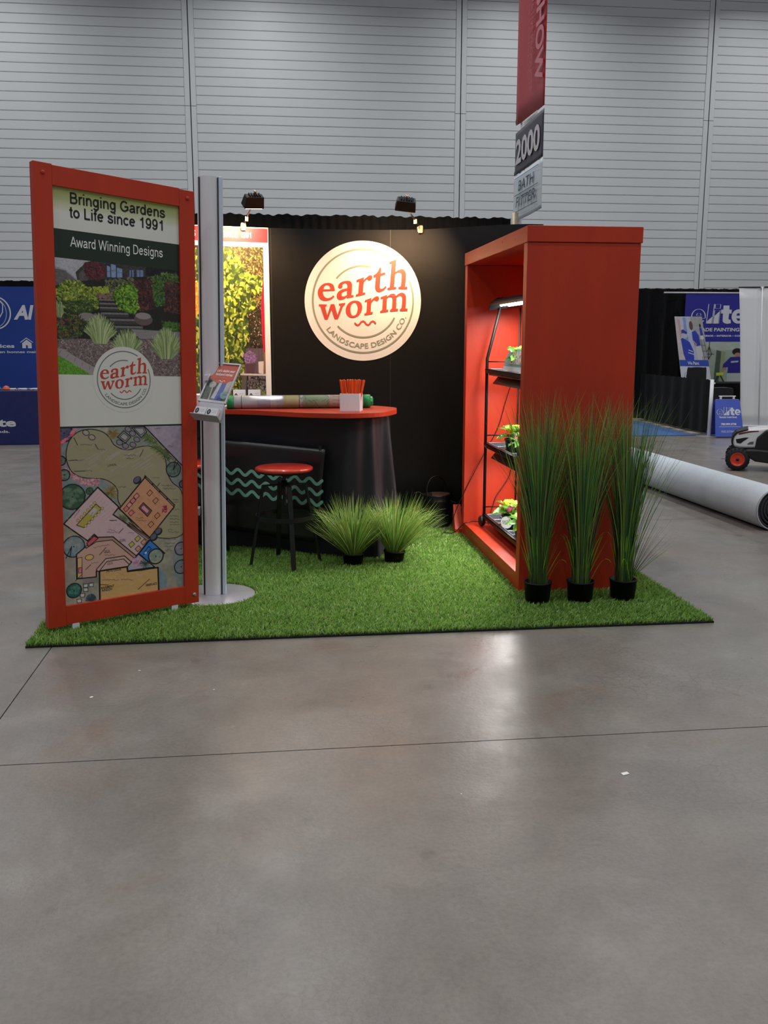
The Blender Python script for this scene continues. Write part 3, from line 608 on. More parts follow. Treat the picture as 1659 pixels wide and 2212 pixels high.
    c.line(P([(1375, 400), (1345, 530), (1400, 440)]), 1.5, INK); c.line(P([(130, 1600), (188, 1460), (170, 1590)]), 1.5, INK)
    c.leaves(120, P([(70, 200), (200, 130), (240, 60), (200, 60), (150, 170), (80, 250)]), [(200, 90, 110), (220, 130, 140)], 2, 4)
    def shape(pts, col, ink=1.6, al=1.0):
        q = P(pts); c.poly(q, col, al)
        if ink: c.line(q+q[:1], ink, INK)
    # paving stones and table by the lawn
    shape([(690, 150), (760, 78), (840, 150), (780, 222)], (150, 146, 148)); shape([(715, 150), (762, 105), (815, 150), (778, 195)], (168, 164, 160), 1)
    shape([(850, 40), (990, 30), (1025, 90), (960, 160)], (150, 146, 150)); shape([(880, 50), (980, 45), (1000, 90), (955, 130)], (168, 164, 164), 1)
    for x, y in ((810, 60), (860, 110), (910, 180), (865, 240), (780, 255), (712, 215), (340, 100), (405, 155)):
        a, b = p(x, y); c.ell(a, b, 11, 9, (30, 28, 36), .5); c.ell(a, b, 9, 7, (140, 130, 140) if x > 600 else (168, 158, 146), .5)
    # decks
    shape([(470, 745), (705, 980), (640, 1070), (1060, 1365), (930, 1540), (890, 1580), (640, 1340), (470, 1348), (430, 1310), (360, 1390), (105, 1185)], deck, 2.4)
    for k in range(9): c.line(P([(440+k*30, 790+k*30), (330+k*26, 930+k*26)]), .8, (150, 116, 116), .6)
    for k in range(160): x, y = random.uniform(150, 900), random.uniform(1000, 1450); c.ell(*p(x, y), random.uniform(3, 9), random.uniform(2, 4), (184, 150, 170) if x+y > 1800 else (204, 164, 140), .7, .22)
    shape([(1005, 625), (1355, 970), (1060, 1345), (710, 1000)], (202, 148, 112), 2.4)
    for k in range(120): x, y = random.uniform(850, 1200), random.uniform(800, 1250); c.ell(*p(x, y), random.uniform(3, 9), random.uniform(2, 4), random.choice([(180, 118, 72), (214, 160, 140)]), .7, .25)
    c.line(P([(1005, 605), (1360, 950)]), 4, (60, 44, 40)); c.line(P([(1020, 630), (1340, 950)]), 1.5, (190, 160, 140))
    for k in range(4): c.ell(*p(1005+k*88, 620+k*86), 3, 3, INK)
    c.line(P([(820, 1180), (1060, 1370)]), 5, (120, 84, 60)); c.line(P([(820, 1165), (1065, 1350)]), 1.4, INK); c.line(P([(800, 1200), (1050, 1390)]), 1.4, INK)
    shape([(470, 1348), (640, 1342), (930, 1590), (810, 1700), (455, 1760), (455, 1830), (245, 1855), (240, 1555), (340, 1460)], (200, 160, 146), 2.2)
    shape([(470, 1348), (640, 1342), (930, 1590), (900, 1612), (632, 1378), (455, 1400), (345, 1480), (332, 1462)], (178, 138, 118), 1.4)
    shape([(560, 1605), (770, 1570), (860, 1655), (810, 1700), (470, 1762), (455, 1740)], (206, 168, 160), 1.6); c.line(P([(500, 1740), (572, 1640), (760, 1608), (830, 1680)]), 1.4, INK)
    shape([(350, 1420), (430, 1330), (475, 1358), (370, 1460)], (206, 84, 96), 1.4)
    # house
    shape([(490, 1758), (800, 1702), (806, 1760), (1160, 1706), (1170, 1990), (495, 2130)], tan, 3)
    for k in range(90): c.ell(*p(random.uniform(520, 1130), random.uniform(1770, 2060)), random.uniform(4, 14), random.uniform(2, 5), random.choice([(222, 180, 116), (190, 146, 96), (210, 168, 140)]), .5, .25)
    shape([(806, 1700), (930, 1545), (1120, 1700), (806, 1752)], (170, 166, 176), 2)
    c.leaves(90, P([(870, 1600), (960, 1610), (960, 1690), (870, 1680)]), [(184, 140, 168), (204, 160, 180)], 3, 5, .8)
    for k in range(60): a = random.uniform(0, 2*PI); c.line(P([(1010, 1660), (1010+65*math.cos(a), 1660+60*math.sin(a))]), 1.2, (56, 66, 60), .8)
    shape([(1065, 1372), (1240, 1530), (1050, 1640), (935, 1540)], (60, 120, 196), 2)
    c.line(P([(1000, 1520), (1050, 1450), (1080, 1480), (1030, 1530), (990, 1550)]), 2.5, (24, 36, 70)); c.ell(*p(1015, 1530), 4, 4, (200, 210, 220))
    tree(1135, 1570, 90, (156, 162, 146), (128, 140, 124), 2.6)
    # furniture
    shape([(240, 1200), (450, 945), (510, 1000), (320, 1230)], (180, 164, 76), 1.2); shape([(370, 1060), (430, 985), (470, 1020), (410, 1090)], (190, 180, 190), 0)
    for k in range(6):
        for s, ox in ((-1, -50), (1, 70)): x, y = 290+k*36+ox*.7, 1170-k*42+ox*.55; a, b = p(x, y); c.ell(a, b, 5, 5, (90, 76, 40)); c.ell(a, b, 4, 4, (196, 178, 110))
    for x, y, col in ((790, 1000, (214, 120, 130)), (825, 955, (220, 150, 150)), (865, 905, (214, 120, 130)), (905, 850, (220, 140, 140)), (845, 1050, (220, 120, 130)), (1060, 810, (206, 140, 100)), (1130, 900, (206, 140, 100)), (1150, 1080, (210, 130, 100)), (1075, 1185, (206, 140, 110)), (920, 1360, (190, 180, 80)), (850, 1430, (190, 180, 80)), (925, 1480, (210, 150, 110)), (990, 1400, (210, 150, 110))):
        shape([(x-34, y+4), (x+6, y-38), (x+36, y-6), (x-6, y+38)], col, 1, .95)
    shape([(935, 990), (985, 925), (1085, 1020), (1035, 1090)], (150, 96, 80), 1.6); shape([(955, 990), (990, 950), (1060, 1020), (1030, 1060)], (214, 150, 160), 1)
    c.leaves(50, P([(1205, 960), (1260, 955), (1265, 1040), (1210, 1045)]), [(170, 40, 70), (210, 110, 130), (120, 30, 50)], 2, 4); c.ell(*p(380, 1590), 13, 9, (214, 176, 110)); c.line([(p(380, 1590)[0]+13*math.cos(k), p(380, 1590)[1]+9*math.sin(k)) for k in np.linspace(0, 6.3, 14)], 1, INK)
    shape([(250, 1600), (300, 1590), (300, 1840), (252, 1850)], (216, 172, 120), 1); shape([(262, 1720), (298, 1715), (298, 1780), (262, 1785)], (214, 120, 140), 1)
    for x, y in ((915, 660), (1165, 1270), (1110, 1340)): a, b = p(x, y); c.ell(a, b, 14, 12, (36, 34, 48), -.8); c.ell(a-1, b-2, 11, 8, (98, 94, 112), -.8)
    for x, y in ((340, 1940), (400, 1930), (340, 1990), (305, 2060), (270, 2130)): shape([(x-24, y-22), (x+24, y-26), (x+24, y+18), (x-22, y+22)], (196, 200, 196), 1)
    for i in range(5): c.line(P([(305, 1870+i*14), (485, 1840+i*14)]), 1.2, (90, 84, 96), .8)
    for k in range(70): a = random.uniform(PI, 2*PI); c.line(P([(400, 2130), (400+60*math.cos(a), 2130+90*math.sin(a))]), 1.4, (50, 70, 84), .9)
    # small hand notes
    def scr(x, y, n, ang=0.0, h=9):
        q = []
        for k in range(n*2): q.append(p(x+k*8*math.cos(ang)+random.uniform(-3, 3), y-k*8*math.sin(ang)+random.uniform(-h, h)))
        c.line(q, .9, (44, 42, 48), .75)
    for a in ((285, 240, 8), (465, 300, 6), (230, 425, 6), (335, 550, 5), (765, 365, 9), (790, 400, 6), (1090, 625, 6), (1200, 720, 9), (1220, 755, 10), (1335, 885, 5), (1350, 915, 4), (1330, 1000, 6), (1300, 1080, 7), (1300, 1115, 8), (1300, 1150, 7), (1300, 1180, 8), (1280, 1245, 4), (1280, 1275, 9), (1225, 1360, 10), (1235, 1410, 9), (1240, 1445, 7), (1245, 1490, 6), (590, 1255, 5), (575, 1285, 8), (810, 1290, 5), (715, 1395, 5), (545, 1530, 5), (545, 1560, 8), (900, 1110, 6), (900, 1140, 8), (610, 1140, 5), (1115, 50, 5), (1285, 255, 4), (700, 740, 6), (610, 1610, 5), (520, 1865, 12), (730, 1860, 9), (400, 1655, 5), (1040, 1745, 0)):
        if a[2]: scr(*a)
    scr(215, 1110, 8, 1.0); scr(395, 1080, 3, 1.0); scr(425, 1475, 12, .25)
    for a, b in (((440, 235), (470, 290)), ((245, 420), (155, 430)), ((330, 550), (215, 555)), ((945, 380), (985, 300)), ((1150, 730), (1180, 690)), ((705, 1295), (755, 1235)), ((490, 1560), (560, 1470)), ((340, 1740), (395, 1680)), ((250, 245), (210, 160)), ((600, 1140), (680, 1140)), ((490, 1925), (590, 1930)), ((930, 1975), (1060, 1850)), ((230, 1880), (300, 1800))): c.line(P([a, b]), 1.1, INK)
    return c, p, W, H_
cvp, pp, pW, pH = plan()
pv0, pv1 = .560, 1.0
sheet('yard_plan', cvp, lambda U, V: FI(U, pv0+(pv1-pv0)*V, .0150), pan, SHEETM)
def note(body, x0, y0, x1, y1, m=P_BLACK, bold=.01):
    a, b = pp(x0, y0), pp(x1, y1); u0, u1 = a[0]/pW, b[0]/pW; f = lambda s, q: FI(s, pv0+(pv1-pv0)*q, .0146)
    sl = (b[1]-a[1])/pH; hh = .014
    t = MB(); vs, fs = text_geo(body, bold); w0, w1 = vs[:, 0].min(), vs[:, 0].max()
    t.add([f(u0+(x-w0)/(w1-w0)*(u1-u0), a[1]/pH+(x-w0)/(w1-w0)*sl-y/.7*hh) for x, y in vs], fs); t.build('handwriting', m, pan)
INKM = mat('ink', (50, 46, 50), .6, var=0)
note('LAWN', 580, 500, 675, 490, INKM, 0); note('BASEMENT', 510, 1985, 655, 1955, P_BLACK, .02); note('WINDOW', 515, 2018, 635, 1992, P_BLACK, .02)
note('PATIO DOOR', 570, 1775, 735, 1748, P_BLACK, .02); note('FIREPLACE', 1020, 1945, 1150, 1915, P_BLACK, .02); note('DECK', 580, 1685, 640, 1672, INKM, 0); note('WINDOW', 920, 1765, 1030, 1742, P_BLACK, .02)
note('DECK', 540, 1535, 610, 1527, INKM, 0); note('STEPS', 715, 1400, 780, 1392, INKM, 0)
BOLT = mat('bolt_zinc', (190, 190, 190), .3, metal=.9, var=0)
for (u, v), m in (((.055, .020), RED), ((.95, .022), RED), ((.965, .978), BOLT)):
    c0 = FS(u, v, 0); M = Matrix.Translation(c0) @ Matrix.Rotation(PI/2, 4, 'X')
    MB().lathe([(.011, -.002), (.011, .004), (.007, .006), (.004, .007)], 8, M=M, smooth=False).build('bolt', m, sign)
MB().box(.125, .165, .0, .05, TZ, .055).build('foot', SILVER, sign, bevel=.003)
MB().box(.70, .74, .0, .05, TZ, .055).build('foot', SILVER, sign, bevel=.003)

# ------------------------------------------------------------------ brochure stand: aluminium column on a round plate
CC = (-.392, 5.612)
st = thing('brochure_stand', 'tall aluminium column on a round steel plate beside the framed sign', 'brochure stand', (CC[0], CC[1], 0))
lean = Matrix.Rotation(math.radians(1.25), 4, 'Y')
MB().lathe([(.250, 0), (.251, .003), (.249, .006), (.07, .009)], 64, c=(0, 0, TZ+.004)).build('base_plate', STEEL, st)
prof = []
for k in range(20):  # oval front
    a = PI+PI*k/19; prof.append((.052*math.cos(a)*1.0-.006, .045*math.sin(a)))
prof = [(-.058, .03)]+[(x, y) for x, y in prof]+[(.046, .03)]
MB().prism(prof, TZ+.012, 2.475, lambda x, y, z: lean @ Vector((x, y, z)), smooth=False).build('column', SILVER, st)
MB().box(.046, .050, -.022, .03, TZ+.012, 2.472, lean).build('slot', DARK_SLIT, st)
BL_STRIP = mat('pale_blue_strip', (196, 214, 228), .4, metal=.0, var=.03)
MB().box(.050, .072, -.024, .034, TZ+.012, 2.476, lean).build('side_strip', BL_STRIP, st, bevel=.004)
MB().box(-.062, -.058, -.020, .03, TZ+.012, 2.472, lean).build('slot', DARK_SLIT, st)
MB().box(-.070, -.062, -.018, .03, TZ+.012, 2.474, lean).build('side_strip', SILVER, st, bevel=.003)
for z, x1 in ((2.05, -.022), (.545, -.055)):
    MB().box(-.085, x1-.025, -.050, -.030, z-.022, z+.022).box(-.088, -.066, -.05, .03, z-.022, z+.022).build('bracket', mat('bracket_grey', (150, 150, 152), .5, metal=.3), st, bevel=.003)
O3 = Vector((CC[0], CC[1], 0))
hBL, hTL, hBR, hTR = [Vector(q)-O3 for q in ((-.428, 5.49, 1.224), (-.341, 5.61, 1.4225), (-.279, 5.43, 1.208), (-.192, 5.55, 1.412))]
def HQ(u, v, d=0.0):  # u right, v down on the leaning holder, d toward the viewer
    n = (hBR-hBL).cross(hTL-hBL).normalized()
    return (hTL*(1-u)*(1-v)+hTR*u*(1-v)+hBL*(1-u)*v+hBR*u*v)+n*d
def hq(u0, u1, v0, v1, d0, d1): return [HQ(u0, v1, d0), HQ(u1, v1, d0), HQ(u1, v1, d1), HQ(u0, v1, d1), HQ(u0, v0, d0), HQ(u1, v0, d0), HQ(u1, v0, d1), HQ(u0, v0, d1)]
HG = mat('holder_grey', (196, 198, 202), .35, var=.02)
MB().hexa(hq(-.03, 1.03, -.03, 1.06, -.008, -.003)).build('back_plate', mat('plate_grey', (150, 152, 158), .4, metal=.3), st)
MB().box(-.012, .012, -.11, -.02, 1.20, 1.24).box(-.012, .012, -.09, -.02, 1.33, 1.36).build('bracket', SILVER, st)
for a in ((-.035, .015, -.03, 1.05), (.985, 1.035, -.03, 1.05), (.015, .985, 1.0, 1.06), (.015, .985, -.035, 0.0)): MB().hexa(hq(*a, -.002, .008)).build('holder_edge', HG, st)
_a = (hBR-hBL).normalized(); _u = (hTL-hBL).normalized(); _n = _a.cross(_u).normalized(); C0 = Vector((-.452, 5.265, 1.158))-O3
_f = lambda x, y, z: C0+_a*x+_u*y+_n*z
def _hx(x0, x1, y0, y1, z0, z1): return [_f(x0, y0, z0), _f(x1, y0, z0), _f(x1, y0, z1), _f(x0, y0, z1), _f(x0, y1, z0), _f(x1, y1, z0), _f(x1, y1, z1), _f(x0, y1, z1)]
TRG = mat('tray_grey_metal', (172, 174, 180), .4, metal=.1)
MB().hexa(_hx(-.012, .152, -.005, -.001, -.060, .014)).hexa(_hx(-.002, .148, -.002, .060, -.034, -.031)).build('card_tray', TRG, st)
MB().hexa([_f(.02, -.004, -.06), _f(.145, -.004, -.06), _f(.145, -.004, -.03), _f(.02, -.004, -.03), HQ(.02, 1.03, -.012), HQ(.98, 1.03, -.012), HQ(.98, 1.03, .0), HQ(.02, 1.03, .0)]).build('tray_plate', TRG, st)
# the brochure in the holder
bro = thing('brochure', 'red and photo brochure leaning in the holder on the aluminium column', 'brochure', (CC[0], CC[1], 0))
c = Canvas(110, 150, (70, 78, 66)); c.noise(16, 7)
c.poly([(35, 78), (60, 78), (50, 140), (20, 140)], (44, 52, 36)); c.poly([(52, 70), (64, 70), (60, 140), (40, 140)], (170, 172, 178)); c.poly([(64, 70), (92, 66), (84, 150), (56, 150)], (66, 84, 150)); c.poly([(84, 70), (108, 62), (104, 110), (82, 112)], (176, 168, 168))
c.line([(30, 96), (34, 148)], 5, (170, 172, 150)); c.ell(26, 84, 15, 13, (168, 168, 162)); c.ell(92, 122, 17, 15, (130, 160, 164)); c.line([(84, 122), (100, 120)], 2, (80, 110, 120)); c.noise(6, 3)
for k in range(0, 76): hw = 55 if k < 62 else math.sqrt(max(0, 1-((k-62)/16)**2))*36+2; c.a[k, int(max(0, 57-hw)):int(57+hw)] = (186, 70, 40)
sheet('cover', c, lambda U, V: tuple(np.array(hTL)[i]*(1-U*.97-.015)*(1-V)+np.array(hTR)[i]*(U*.97+.015)*(1-V)+np.array(hBL)[i]*(1-U*.97-.015)*V+np.array(hBR)[i]*(U*.97+.015)*V for i in range(3)), bro, SHEET)
fH = lambda a, b: HQ(a, -b, .0012)
t = MB(); lettering(t, "Let's design your", (.20, -.205, .90, -.135), fH, .02, .15, refcap=True); t.build('lettering', P_WHITE, bro)
t = MB(); lettering(t, 'backyard retreat', (.20, -.305, .86, -.235), fH, .02, .15, refcap=True); t.build('lettering', P_WHITE, bro); t = MB()
ribbon(t, [(.42+k*.02, -.46+.022*math.sin(k*.8)) for k in range(13)], .014, fH); t.build('wave_mark', P_WHITE, bro)
t = MB(); t.add([HQ(a, b, .0012) for a, b in ((.22, .37), (.76, .37), (.76, .38), (.22, .38))], [(0, 1, 2, 3)]); t.build('rule', mat('orange_rule', (216, 130, 80), .5, var=0), bro)
# ------------------------------------------------------------------ business cards, stacked in boxes
CARD = mat('card_white', (222, 220, 222), .5, var=.02); CARD_E = mat('card_edges', (200, 198, 202), .6, var=.1, scale=200)
def card_box(name, label, cat, o, a, u, w, h, d, group=None):
    """o lower left front corner, a along the width, u up the face; o is the thing's base"""
    t = thing(name, label, cat, o, 0, group); a = Vector(a).normalized(); u = Vector(u).normalized(); n = a.cross(u).normalized()  # toward viewer
    f = lambda x, y, z: a*x+u*y+n*z
    MB().hexa([f(0, 0, 0), f(w, 0, 0), f(w, 0, -d), f(0, 0, -d), f(0, h, 0), f(w, h, 0), f(w, h, -d), f(0, h, -d)]).build('card_stack', CARD, t, bevel=.001, seg=1)
    m = MB(); m.add([f(w*.24+.011*math.cos(k/16*2*PI), h*.48+.017*math.sin(k/16*2*PI), .0006) for k in range(16)], [tuple(range(16))]); q = m.build('emblem', P_BLACK, t)
    m = MB(); m.add([f(w*.24+.004*math.cos(k/12*2*PI), h*.48+.010*math.sin(k/12*2*PI), .0009) for k in range(12)], [tuple(range(12))]); m.build('emblem', mat('emblem_grey', (150, 150, 150), .5, var=0), q)
    m = MB()
    for y in (.62, .42): m.add([f(x, yy, .0006) for x, yy in ((w*.5, h*y), (w*.9, h*y), (w*.9, h*(y+.035)), (w*.5, h*(y+.035)))], [(0, 1, 2, 3)])
    m.build('fine_print', mat('fine_print', (168, 166, 170), .6, var=0), t)
    return t
au = (Vector(hBR)-Vector(hBL)).normalized(); uu = (hTL-hBL).normalized()
c0 = O3+C0
card_box('business_card_stack', 'left stack of white business cards in the tray on the aluminium column', 'business cards', c0, au, uu, .067, .052, .028)
card_box('business_card_stack', 'right stack of white business cards in the tray on the aluminium column', 'business cards', c0+au*.0715, au, uu, .067, .052, .028)

# ------------------------------------------------------------------ counter
CT = 1.065
top_pts = [(-.345, 6.85), (-.108, 6.73), (.152, 6.52), (.341, 6.42), (.521, 6.38), (.73, 6.46), (.855, 6.66), (.897, 6.80), (.89, 6.94), (.75, 7.13), (.5, 7.22), (.1, 7.20), (-.35, 7.28), (-.8, 7.30), (-1.08, 7.15), (-1.12, 6.95), (-.95, 6.83), (-.62, 6.86)]
counter = thing('counter', 'kidney-shaped red-topped counter skirted in black cloth', 'counter', (.1, 6.95, 0))
oc = lambda x, y, z: (x-.1, y-6.95, z)
MB().prism(spline(top_pts, 5), CT-.036, CT, oc).build('countertop', RED, counter, bevel=.004)
b_in = [(-1.05, 7.22), (-.95, 6.97), (-.62, 7.00), (-.37, 6.965), (-.09, 6.85), (.18, 6.65), (.36, 6.55), (.53, 6.49), (.69, 6.55), (.80, 6.69), (.835, 6.80), (.82, 6.92), (.70, 7.05), (.45, 7.13), (.1, 7.12), (-.35, 7.19), (-.8, 7.22)]
b_out = [(-1.08, 7.25), (-.98, 6.96), (-.62, 6.99), (-.39, 6.955), (-.08, 6.84), (.19, 6.655), (.39, 6.55), (.56, 6.455), (.76, 6.50), (.88, 6.66), (.92, 6.82), (.89, 6.99), (.74, 7.11), (.45, 7.16), (.1, 7.14), (-.35, 7.21), (-.8, 7.25)]
A_ = np.array(spline(b_in, 14)); B_ = np.array(spline(b_out, 14)); nA = len(A_)
def skirt(u, v):
    i = int(round(u*nA)) % nA; a, b = A_[i], B_[i]; k = v**1.3; q = a*(1-k)+b*k
    t = A_[(i+1) % nA]-A_[i-1]; t = t/np.linalg.norm(t); n = np.array([t[1], -t[0]])
    s = i/nA*17; fold = np.exp(-((s-8.9)/1.6)**2)
    q = q+n*((.050*math.sin(s*4.9+v*1.6)+.020*math.sin(s*10.5+v*3.5))*fold*(.30+v*.9)+.006*math.sin(s*3+v*4)*(1-fold)*v)
    return oc(q[0], q[1], (CT-.04)*(1-v)+TZ*v+.002)
CLOTH = mat('black_table_cloth', (14, 16, 24), .52, var=.2, scale=6, bump=.15, bscale=14, spec=.4, sheen=.06)
MB().grid(nA, 30, skirt).build('skirt', CLOTH, counter)
# wave banner hung on the front of the skirt
P0 = Vector((-.39, 6.885, 0)); D2 = Vector((.781, -.423, 0)).normalized(); N2 = D2.cross(Vector((0, 0, 1)))
wavb = thing('wave_banner', 'black banner with three green wavy lines on the counter skirt', 'banner', P0)
def WB(s, z, d=0.0): q = D2*s+N2*(d+.003*math.sin(s*3.1+.4)*(1.05-z)); return (q.x, q.y, z)
def wz(u, v): return (.839-.041*((u+.0)), .172-.056*u)
def wbf(u, v):
    s = -.40+1.24*u; uu = (s)/.84; zt = .839-.034*uu; zb = .170-.044*uu; s2 = s-.075*v*max(uu, 0)
    return WB(s2, zt*(1-v)+zb*v, .004*math.sin(v*9+u*4)*v)
VINYL = mat('black_vinyl', (24, 21, 23), .34, var=.1, spec=.5)
MB().grid(40, 16, wbf).build('sheet', VINYL, wavb, solid=.002)
TEAL = mat('print_wave_green', (122, 176, 156), .4, var=0)
for dz in (0, -.0755, -.152):
    pts = []
    for k in range(150):
        s = -.38+1.20*k/149; pts.append((s, .618+dz-.047*s/.82+.0185*math.cos((s-.022)/.1165*2*PI)-.014*0))
    t = MB(); ribbon(t, pts, .0235, lambda x, z: WB(x-.012*(1-z), z, .0045+.004*math.sin((.8-z)/.67*9+x*3)*max(0, (.8-z)/.67)+.002)); t.build('wavy_line', TEAL, wavb)
for s in (-.35, .8): MB().box(-.01, .01, -.004, .03, .80, .83, Matrix.Translation(D2*s)).build('clip', BLK_PL, wavb)

# ------------------------------------------------------------------ bar stools
SEATM = mat('red_stool_seat', (190, 50, 34), .28, var=.1, scale=9, coat=.4)
def stool(label, x, y, rz):
    t = thing('bar_stool', label, 'stool', (x, y, TZ), rz)
    MB().lathe([(.0, .669), (.19, .669), (.197, .675), (.199, .684), (.196, .692), (.186, .697), (.0, .698)], 48, cap=False).build('seat', SEATM, t)
    MB().lathe([(0, .655), (.165, .655), (.172, .668), (0, .668)], 40, cap=False).box(-.10, .10, -.035, .035, .640, .656).build('seat_plate', BLK_MET, t)
    pr = [(.0, .42)]+[(.0135 if k % 2 else .0115, .42+k*.004) for k in range(56)]+[(0, .645)]
    MB().lathe(pr, 14, cap=False).build('screw', BLK_MET, t)
    MB().lathe([(.021, .50), (.021, .60), (.013, .60)], 16, cap=False).build('screw_sleeve', BLK_MET, t)
    for k in range(4):
        M = Matrix.Rotation(k*PI/2, 4, 'Z'); w = .016
        m = MB()
        def bar(p, q, th=.016, w=w):
            (r0, z0), (r1, z1) = p, q; d = Vector((r1-r0, 0, z1-z0)).normalized(); n = Vector((-d.z, 0, d.x))*th/2; a = Vector((r0, 0, z0)); b = Vector((r1, 0, z1)); s = Vector((0, w, 0))
            m.hexa([M @ v for v in (a-s-n, b-s-n, b+s-n, a+s-n, a-s+n, b-s+n, b+s+n, a+s+n)])
        bar((.148, .572), (.250, .0)); bar((.242, .003), (.256, .003), .006)
        m.build('leg', BLK_MET, t, bevel=.001, seg=1)
        m = MB(); bar((.012, .585-(k % 2)*.012), (.152, .575-(k % 2)*.004), .008); m.build('cross_bar', BLK_MET, t)
    MB().lathe([(.196, .335), (.202, .335), (.202, .366), (.196, .366), (.196, .335)], 56, cap=False, smooth=False).build('foot_ring', BLK_MET, t)
    return t
stool('round red-seated black metal bar stool standing before the wave banner', .057, 6.352, math.radians(-78))
stool('red-seated bar stool half hidden behind the framed sign and column', -.575, 6.66, math.radians(-60))

# ------------------------------------------------------------------ things on the counter
tube = thing('drawing_tube', 'clear tube with rolled garden plans and green end caps on the counter', 'tube', (.2, 6.90, CT))
def cyl_sheet(U, V):
    a = U*2*PI; return V*1.0-.5, .045*np.cos(a), .0495+.045*np.sin(a)
c = Canvas(70, 330, (226, 222, 222))
for r, w, col in ((20, 1.5, (70, 60, 66)), (68, 1.2, (90, 80, 90)), (88, 1, (160, 158, 168)), (104, 1, (160, 158, 168))): c.poly([(-2, r), (80, r), (80, r+w), (-2, r+w)], col)
c.a[58:88] = (206, 202, 214); c.a[104:122] = (214, 210, 218)
c.a[122:160] = (216, 204, 150); c.poly([(-1, 158), (80, 158), (80, 160), (-1, 160)], (110, 90, 90))
c.poly([(0, 170), (70, 164), (70, 240), (0, 225)], (168, 190, 150)); c.noise(7, 14); c.leaves(90, [(0, 160), (70, 160), (70, 178), (0, 178)], [(196, 160, 176), (150, 170, 140)], 1.5, 3)
for k in range(46): y = random.uniform(180, 300); x = random.uniform(0, 68); c.line([(x, y), (x+random.uniform(-14, 14), y+random.uniform(4, 16))], .9, random.choice([(120, 90, 96), (150, 110, 100), (90, 100, 80)]), .8)
c.poly([(8, 235), (60, 228), (64, 290), (14, 296)], (206, 172, 150), .7)
for k in range(8): c.line([(10+k*7, 240), (14+k*7, 290)], .8, (130, 90, 80), .8)
for y in (256, 272, 288): c.line([(6, y), (64, y-5)], .8, (130, 90, 80), .8)
sheet('rolled_drawings', c, lambda U, V: cyl_sheet(U+.0, V), tube, SHEET)
GLS = mat('clear_plastic', (245, 248, 250), .03, var=0, trans=1.0, spec=.5)
m = MB(); RX = Matrix.Translation((0, 0, .0495)) @ Matrix.Rotation(PI/2, 4, 'Y')
m.lathe([(.0485, -.51), (.0485, .51)], 40, cap=False, M=RX); m.build('clear_sleeve', GLS, tube)
GRN = mat('green_cap', (22, 140, 74), .35, var=.04)
MB().lathe([(0, -.545), (.047, -.545), (.0492, -.54), (.0492, -.492), (.046, -.492)], 40, cap=False, M=RX).build('end_cap', GRN, tube)
m = MB().lathe([(.046, .455), (.0492, .455), (.0492, .50), (.046, .505)], 40, cap=False, M=RX).lathe([(0, .530), (.028, .530), (.034, .526), (.038, .505), (0, .505)], 8, cap=False, M=RX, smooth=False); m.build('end_cap', GRN, tube)

pb = thing('pencil_box', 'white square box holding orange pencils at the counter front', 'pencil holder', (.545, 6.60, CT), math.radians(-14))
w = .082; m = MB()
m.box(-w, w, -w, w, 0, .006)
for a in ((-w, w, -w, -w+.006), (-w, w, w-.006, w), (-w, -w+.006, -w+.006, w-.006), (w-.006, w, -w+.006, w-.006)): m.box(*a, .006, .125)
pb.scale = (.86, .86, 1); m.build('box', WHITE_PL, pb, bevel=.001, seg=1)
PENC = mat('orange_pencil', (226, 84, 26), .4, var=.08, scale=30)
pproto = None
for k in range(28):
    if pproto is None:
        p = MB().lathe([(0, 0), (.0060, 0), (.0060, .213), (0, .215)], 6, cap=False, smooth=False).build('pencil', PENC); pproto = p
    else: p = pproto.copy(); COL.objects.link(p)
    lx, ly = -.050+.100*(k % 14)/13, (-.028, .022)[k//14]+random.uniform(-.006, .006)
    p.location = (.545+lx, 6.60+ly, CT+.0075); p.rotation_euler = (random.uniform(-.06, .06), lx*3.4+random.uniform(-.05, .05), random.random())
    tag(p, 'orange pencil standing in the white box on the counter', 'pencil', 'orange pencils in the white box')
ACR = mat('clear_acrylic', (240, 244, 248), .05, var=0, trans=1.0)
for i, (x, lab) in enumerate(((-.262, 'clear holder of white business cards nearest the aluminium column, behind the tube'), (-.150, 'clear holder of white business cards with black oval emblem behind the tube'))):
    t = card_box('card_holder', lab, 'card holder', (x-.045, 7.10, CT+.045), (1, -.05, 0), (0, .35, 1), .092, .088, .02)
    MB().box(-.004, .096, -.03, .06, -.045, -.041).box(-.004, .096, -.030, -.027, -.045, .02).build('clear_base', ACR, t)
    MB().box(.0, .088, -.028, -.010, -.038, .036).build('card_stack', CARD, t)
leaf = thing('leaflet_stack', 'white and orange leaflets lying flat at the left of the counter', 'leaflets', (-.42, 6.98, CT))
for k in range(4): MB().box(-.10+k*.004, .10+k*.003, -.09, .09, .0015+k*.004, .0045+k*.004, Matrix.Rotation(.1*k, 4, 'Z')).build('leaflet', [WHITE, WHITE, mat('leaflet_orange', (216, 96, 60), .4), WHITE][k], leaf)
bx = thing('brochure_stand_small', 'small tilted white leaflet pack beside the column on the counter', 'leaflets', (-.60, 7.02, CT))
MB().box(-.07, .07, -.02, .02, 0, .10, Matrix.Rotation(.25, 4, 'X') @ Matrix.Translation((0, 0, .006))).build('leaflet', WHITE, bx, bevel=.002)

